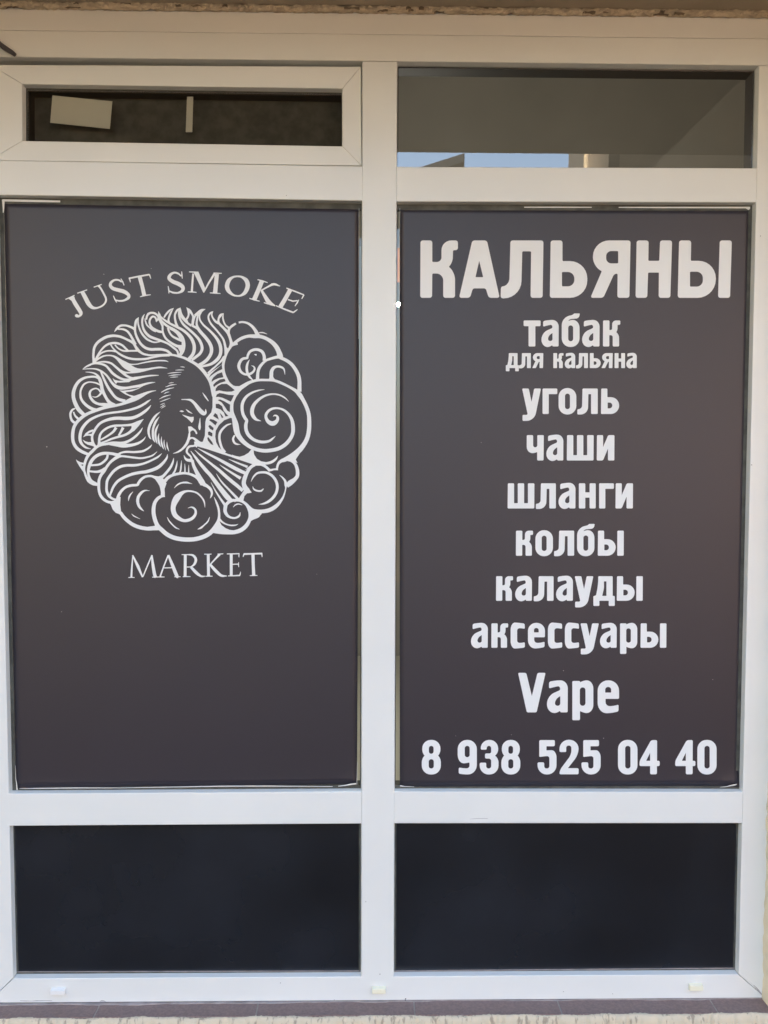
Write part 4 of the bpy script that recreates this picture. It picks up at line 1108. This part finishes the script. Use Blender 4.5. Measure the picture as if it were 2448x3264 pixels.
# dirt: specks on frame and posters
def specks(name, L, Y, mat, parent):
    V, F = [], []
    for x, y, r in L:
        c = PX(x, y, Y)
        r *= 0.00072
        b = len(V)
        m = 7
        for k in range(m):
            a = 2 * math.pi * k / m
            rr = r * random.uniform(0.7, 1.2)
            V.append(c + Vector((math.cos(a) * rr, 0, math.sin(a) * rr)))
        V.append(c + Vector((0, -0.0003, 0)))
        for k in range(m): F.append((b + k, b + (k + 1) % m, b + m))
    o = mesh_obj(name, V, F, mat, parent)
    o['kind'] = 'stuff'
sp = [(1211, 3105, 1.6), (1209, 3144, 1.5), (1293, 3184, 2.2), (1292, 3188, 2.5), (894, 3133, 1.3), (1166, 2874, 1.4), (2396, 1482, 1.6), (1796, 3161, 1.2), (1953, 3168, 1.3), (913, 623, 1.2), (2424, 752, 1.4), (1065, 3187, 1.2), (2408, 3152, 1.2), (2362, 3186, 1.5)]
specks('dirt_specks', sp, -0.0001, M['dirt'], win)
def smear(L, parent):
    for ln in L:
        P = nums(ln)
        Lp, R = [], []
        for x, y, wd in P:
            Lp.append(PX(x, y - wd / 2 - random.uniform(0, .5), -0.00012)); R.append(PX(x, y + wd / 2 + random.uniform(0, .5), -0.00012))
        m = len(P)
        t = []
        for i in range(m - 1): t += [(i, i + 1, m + i + 1), (i, m + i + 1, m + i)]
        flat_obj('grime_streak', [(Lp + R, t, 0)], [M['grime']], parent)
M['grime'] = surf('grime', (0.42, 0.40, 0.42), 0.8, 0.2, var=0.25, scale=150)
smear(['64,3189.5,0.5 80,3190.5,1.6 100,3191,1.2 118,3190,2 140,3189,1.4 166,3189,0.5', '318,3192,1 324,3190,3 331,3190.5,2.5 338,3193,0.8', '1498,2611,0.5 1520,2609,1 1555,2609,0.5',
       '2402,3140,1 2412,3150,5 2420,3160,7 2428,3170,5'], win)
specks('dust_specks', [(331, 874, 1.1), (482, 856, .9), (1796, 2138, 1.1), (1453, 2346, .9), (1630, 2342, 1), (1924, 2353, 1.2), (149, 1424, 1.6), (196, 1950, 1.2), (1534, 1411, 1), (2272, 2166, 1.3), (1690, 2020, .8), (1010, 1830, .9), (640, 1260, .5)], EY, M['bone'], PL)

# ================================================================ ACROSS THE STREET (seen in the reflections; the pale ochre building only adds light)
ap = thing('apartment_building', (9.0, -17.0, 0), 'tall tan apartment building across the street, mirrored in the top right pane', 'building')
boxes('wall', [(4.3, 15, -17.4, -16, -0.02, 10.5)], M['tan'], ap)
boxes('roof', [(4.2, 15.2, -17.6, -15.6, 10.502, 10.8)], M['darkmetal'], ap)
boxes('loggia', [(4.8, 15.1, -15.998, -15.2, 6.0, 10.3)], M['loggia'], ap)
for zz in (1.2, 4.2):
    for xx in (5.2, 7.8, 10.4, 13.0):
        fr_ = boxes('window', [(xx - 0.08, xx + 1.28, -15.99, -15.93, zz - 0.08, zz + 1.58)], M['print'], ap)
        boxes('pane', [(xx, xx + 1.2, -15.925, -15.92, zz, zz + 1.5)], M['winglass'], fr_)
gw = boxes('garden_wall', [(3.4, 18, -13.2, -12.9, -0.02, 2.9)], M['brick'])
tag(gw, 'long red brown rendered wall in front of the tan apartment building', 'wall')
lh = thing('low_house', (-9.0, -25.0, 0), 'low ochre house across the street to the left', 'house')
boxes('wall', [(-24, -3.4, -30, -25, -0.02, 3.9)], M['warm'], lh)
boxes('roof', [(-24.3, -3.1, -30.3, -24.7, 3.902, 4.1)], M['brick'], lh)
for xx in (-17, -13.5, -10, -6.5):
    f_ = boxes('window', [(xx - 0.08, xx + 1.38, -24.99, -24.93, 0.92, 2.38)], M['print'], lh)
    boxes('pane', [(xx, xx + 1.3, -24.925, -24.92, 1.0, 2.3)], M['winglass'], f_)
nw = thing('added_bounce_building', (-7.5, -11, 0), 'pale ochre building at the left end of the street, reaching forward from the shop row', 'building')
boxes('wall', [(-12, -6.5, -17, -5.5, -0.02, 6.3)], M['ochre'], nw)  # unseen block, added for warm bounce light from the left
boxes('roof', [(-12.2, -6.3, -17.2, -5.3, 6.302, 6.5)], M['darkmetal'], nw)
sh = thing('shelter', (-3.0, -12.0, 0), 'flat roofed shelter on posts across the street, mirrored in the top right pane', 'shelter')
def slab(name, pts, z0, z1, mat, parent):
    V = [Vector((x, y, z0)) for x, y in pts] + [Vector((x, y, z1)) for x, y in pts]
    n = len(pts)
    F = [tuple(range(n))[::-1], tuple(range(n, 2 * n))] + [(i, (i + 1) % n, n + (i + 1) % n, n + i) for i in range(n)]
    return mesh_obj(name, V, F, mat, parent)
slab('roof', [(1.35, -10.8), (1.5, -12.5), (-7.0, -20.5), (-7.2, -19.5)], 6.0, 6.12, M['darkmetal'], sh)
slab('roof', [(1.30, -10.9), (1.45, -12.5), (-7.0, -20.5), (-7.2, -19.5)], 5.74, 5.80, M['darkmetal'], sh)
boxes('post', [(1.2, 1.34, -12.1, -11.96, -0.02, 5.738)], M['darkmetal'], sh)
boxes('post', [(-6.6, -6.46, -19.9, -19.76, -0.02, 5.738)], M['darkmetal'], sh)
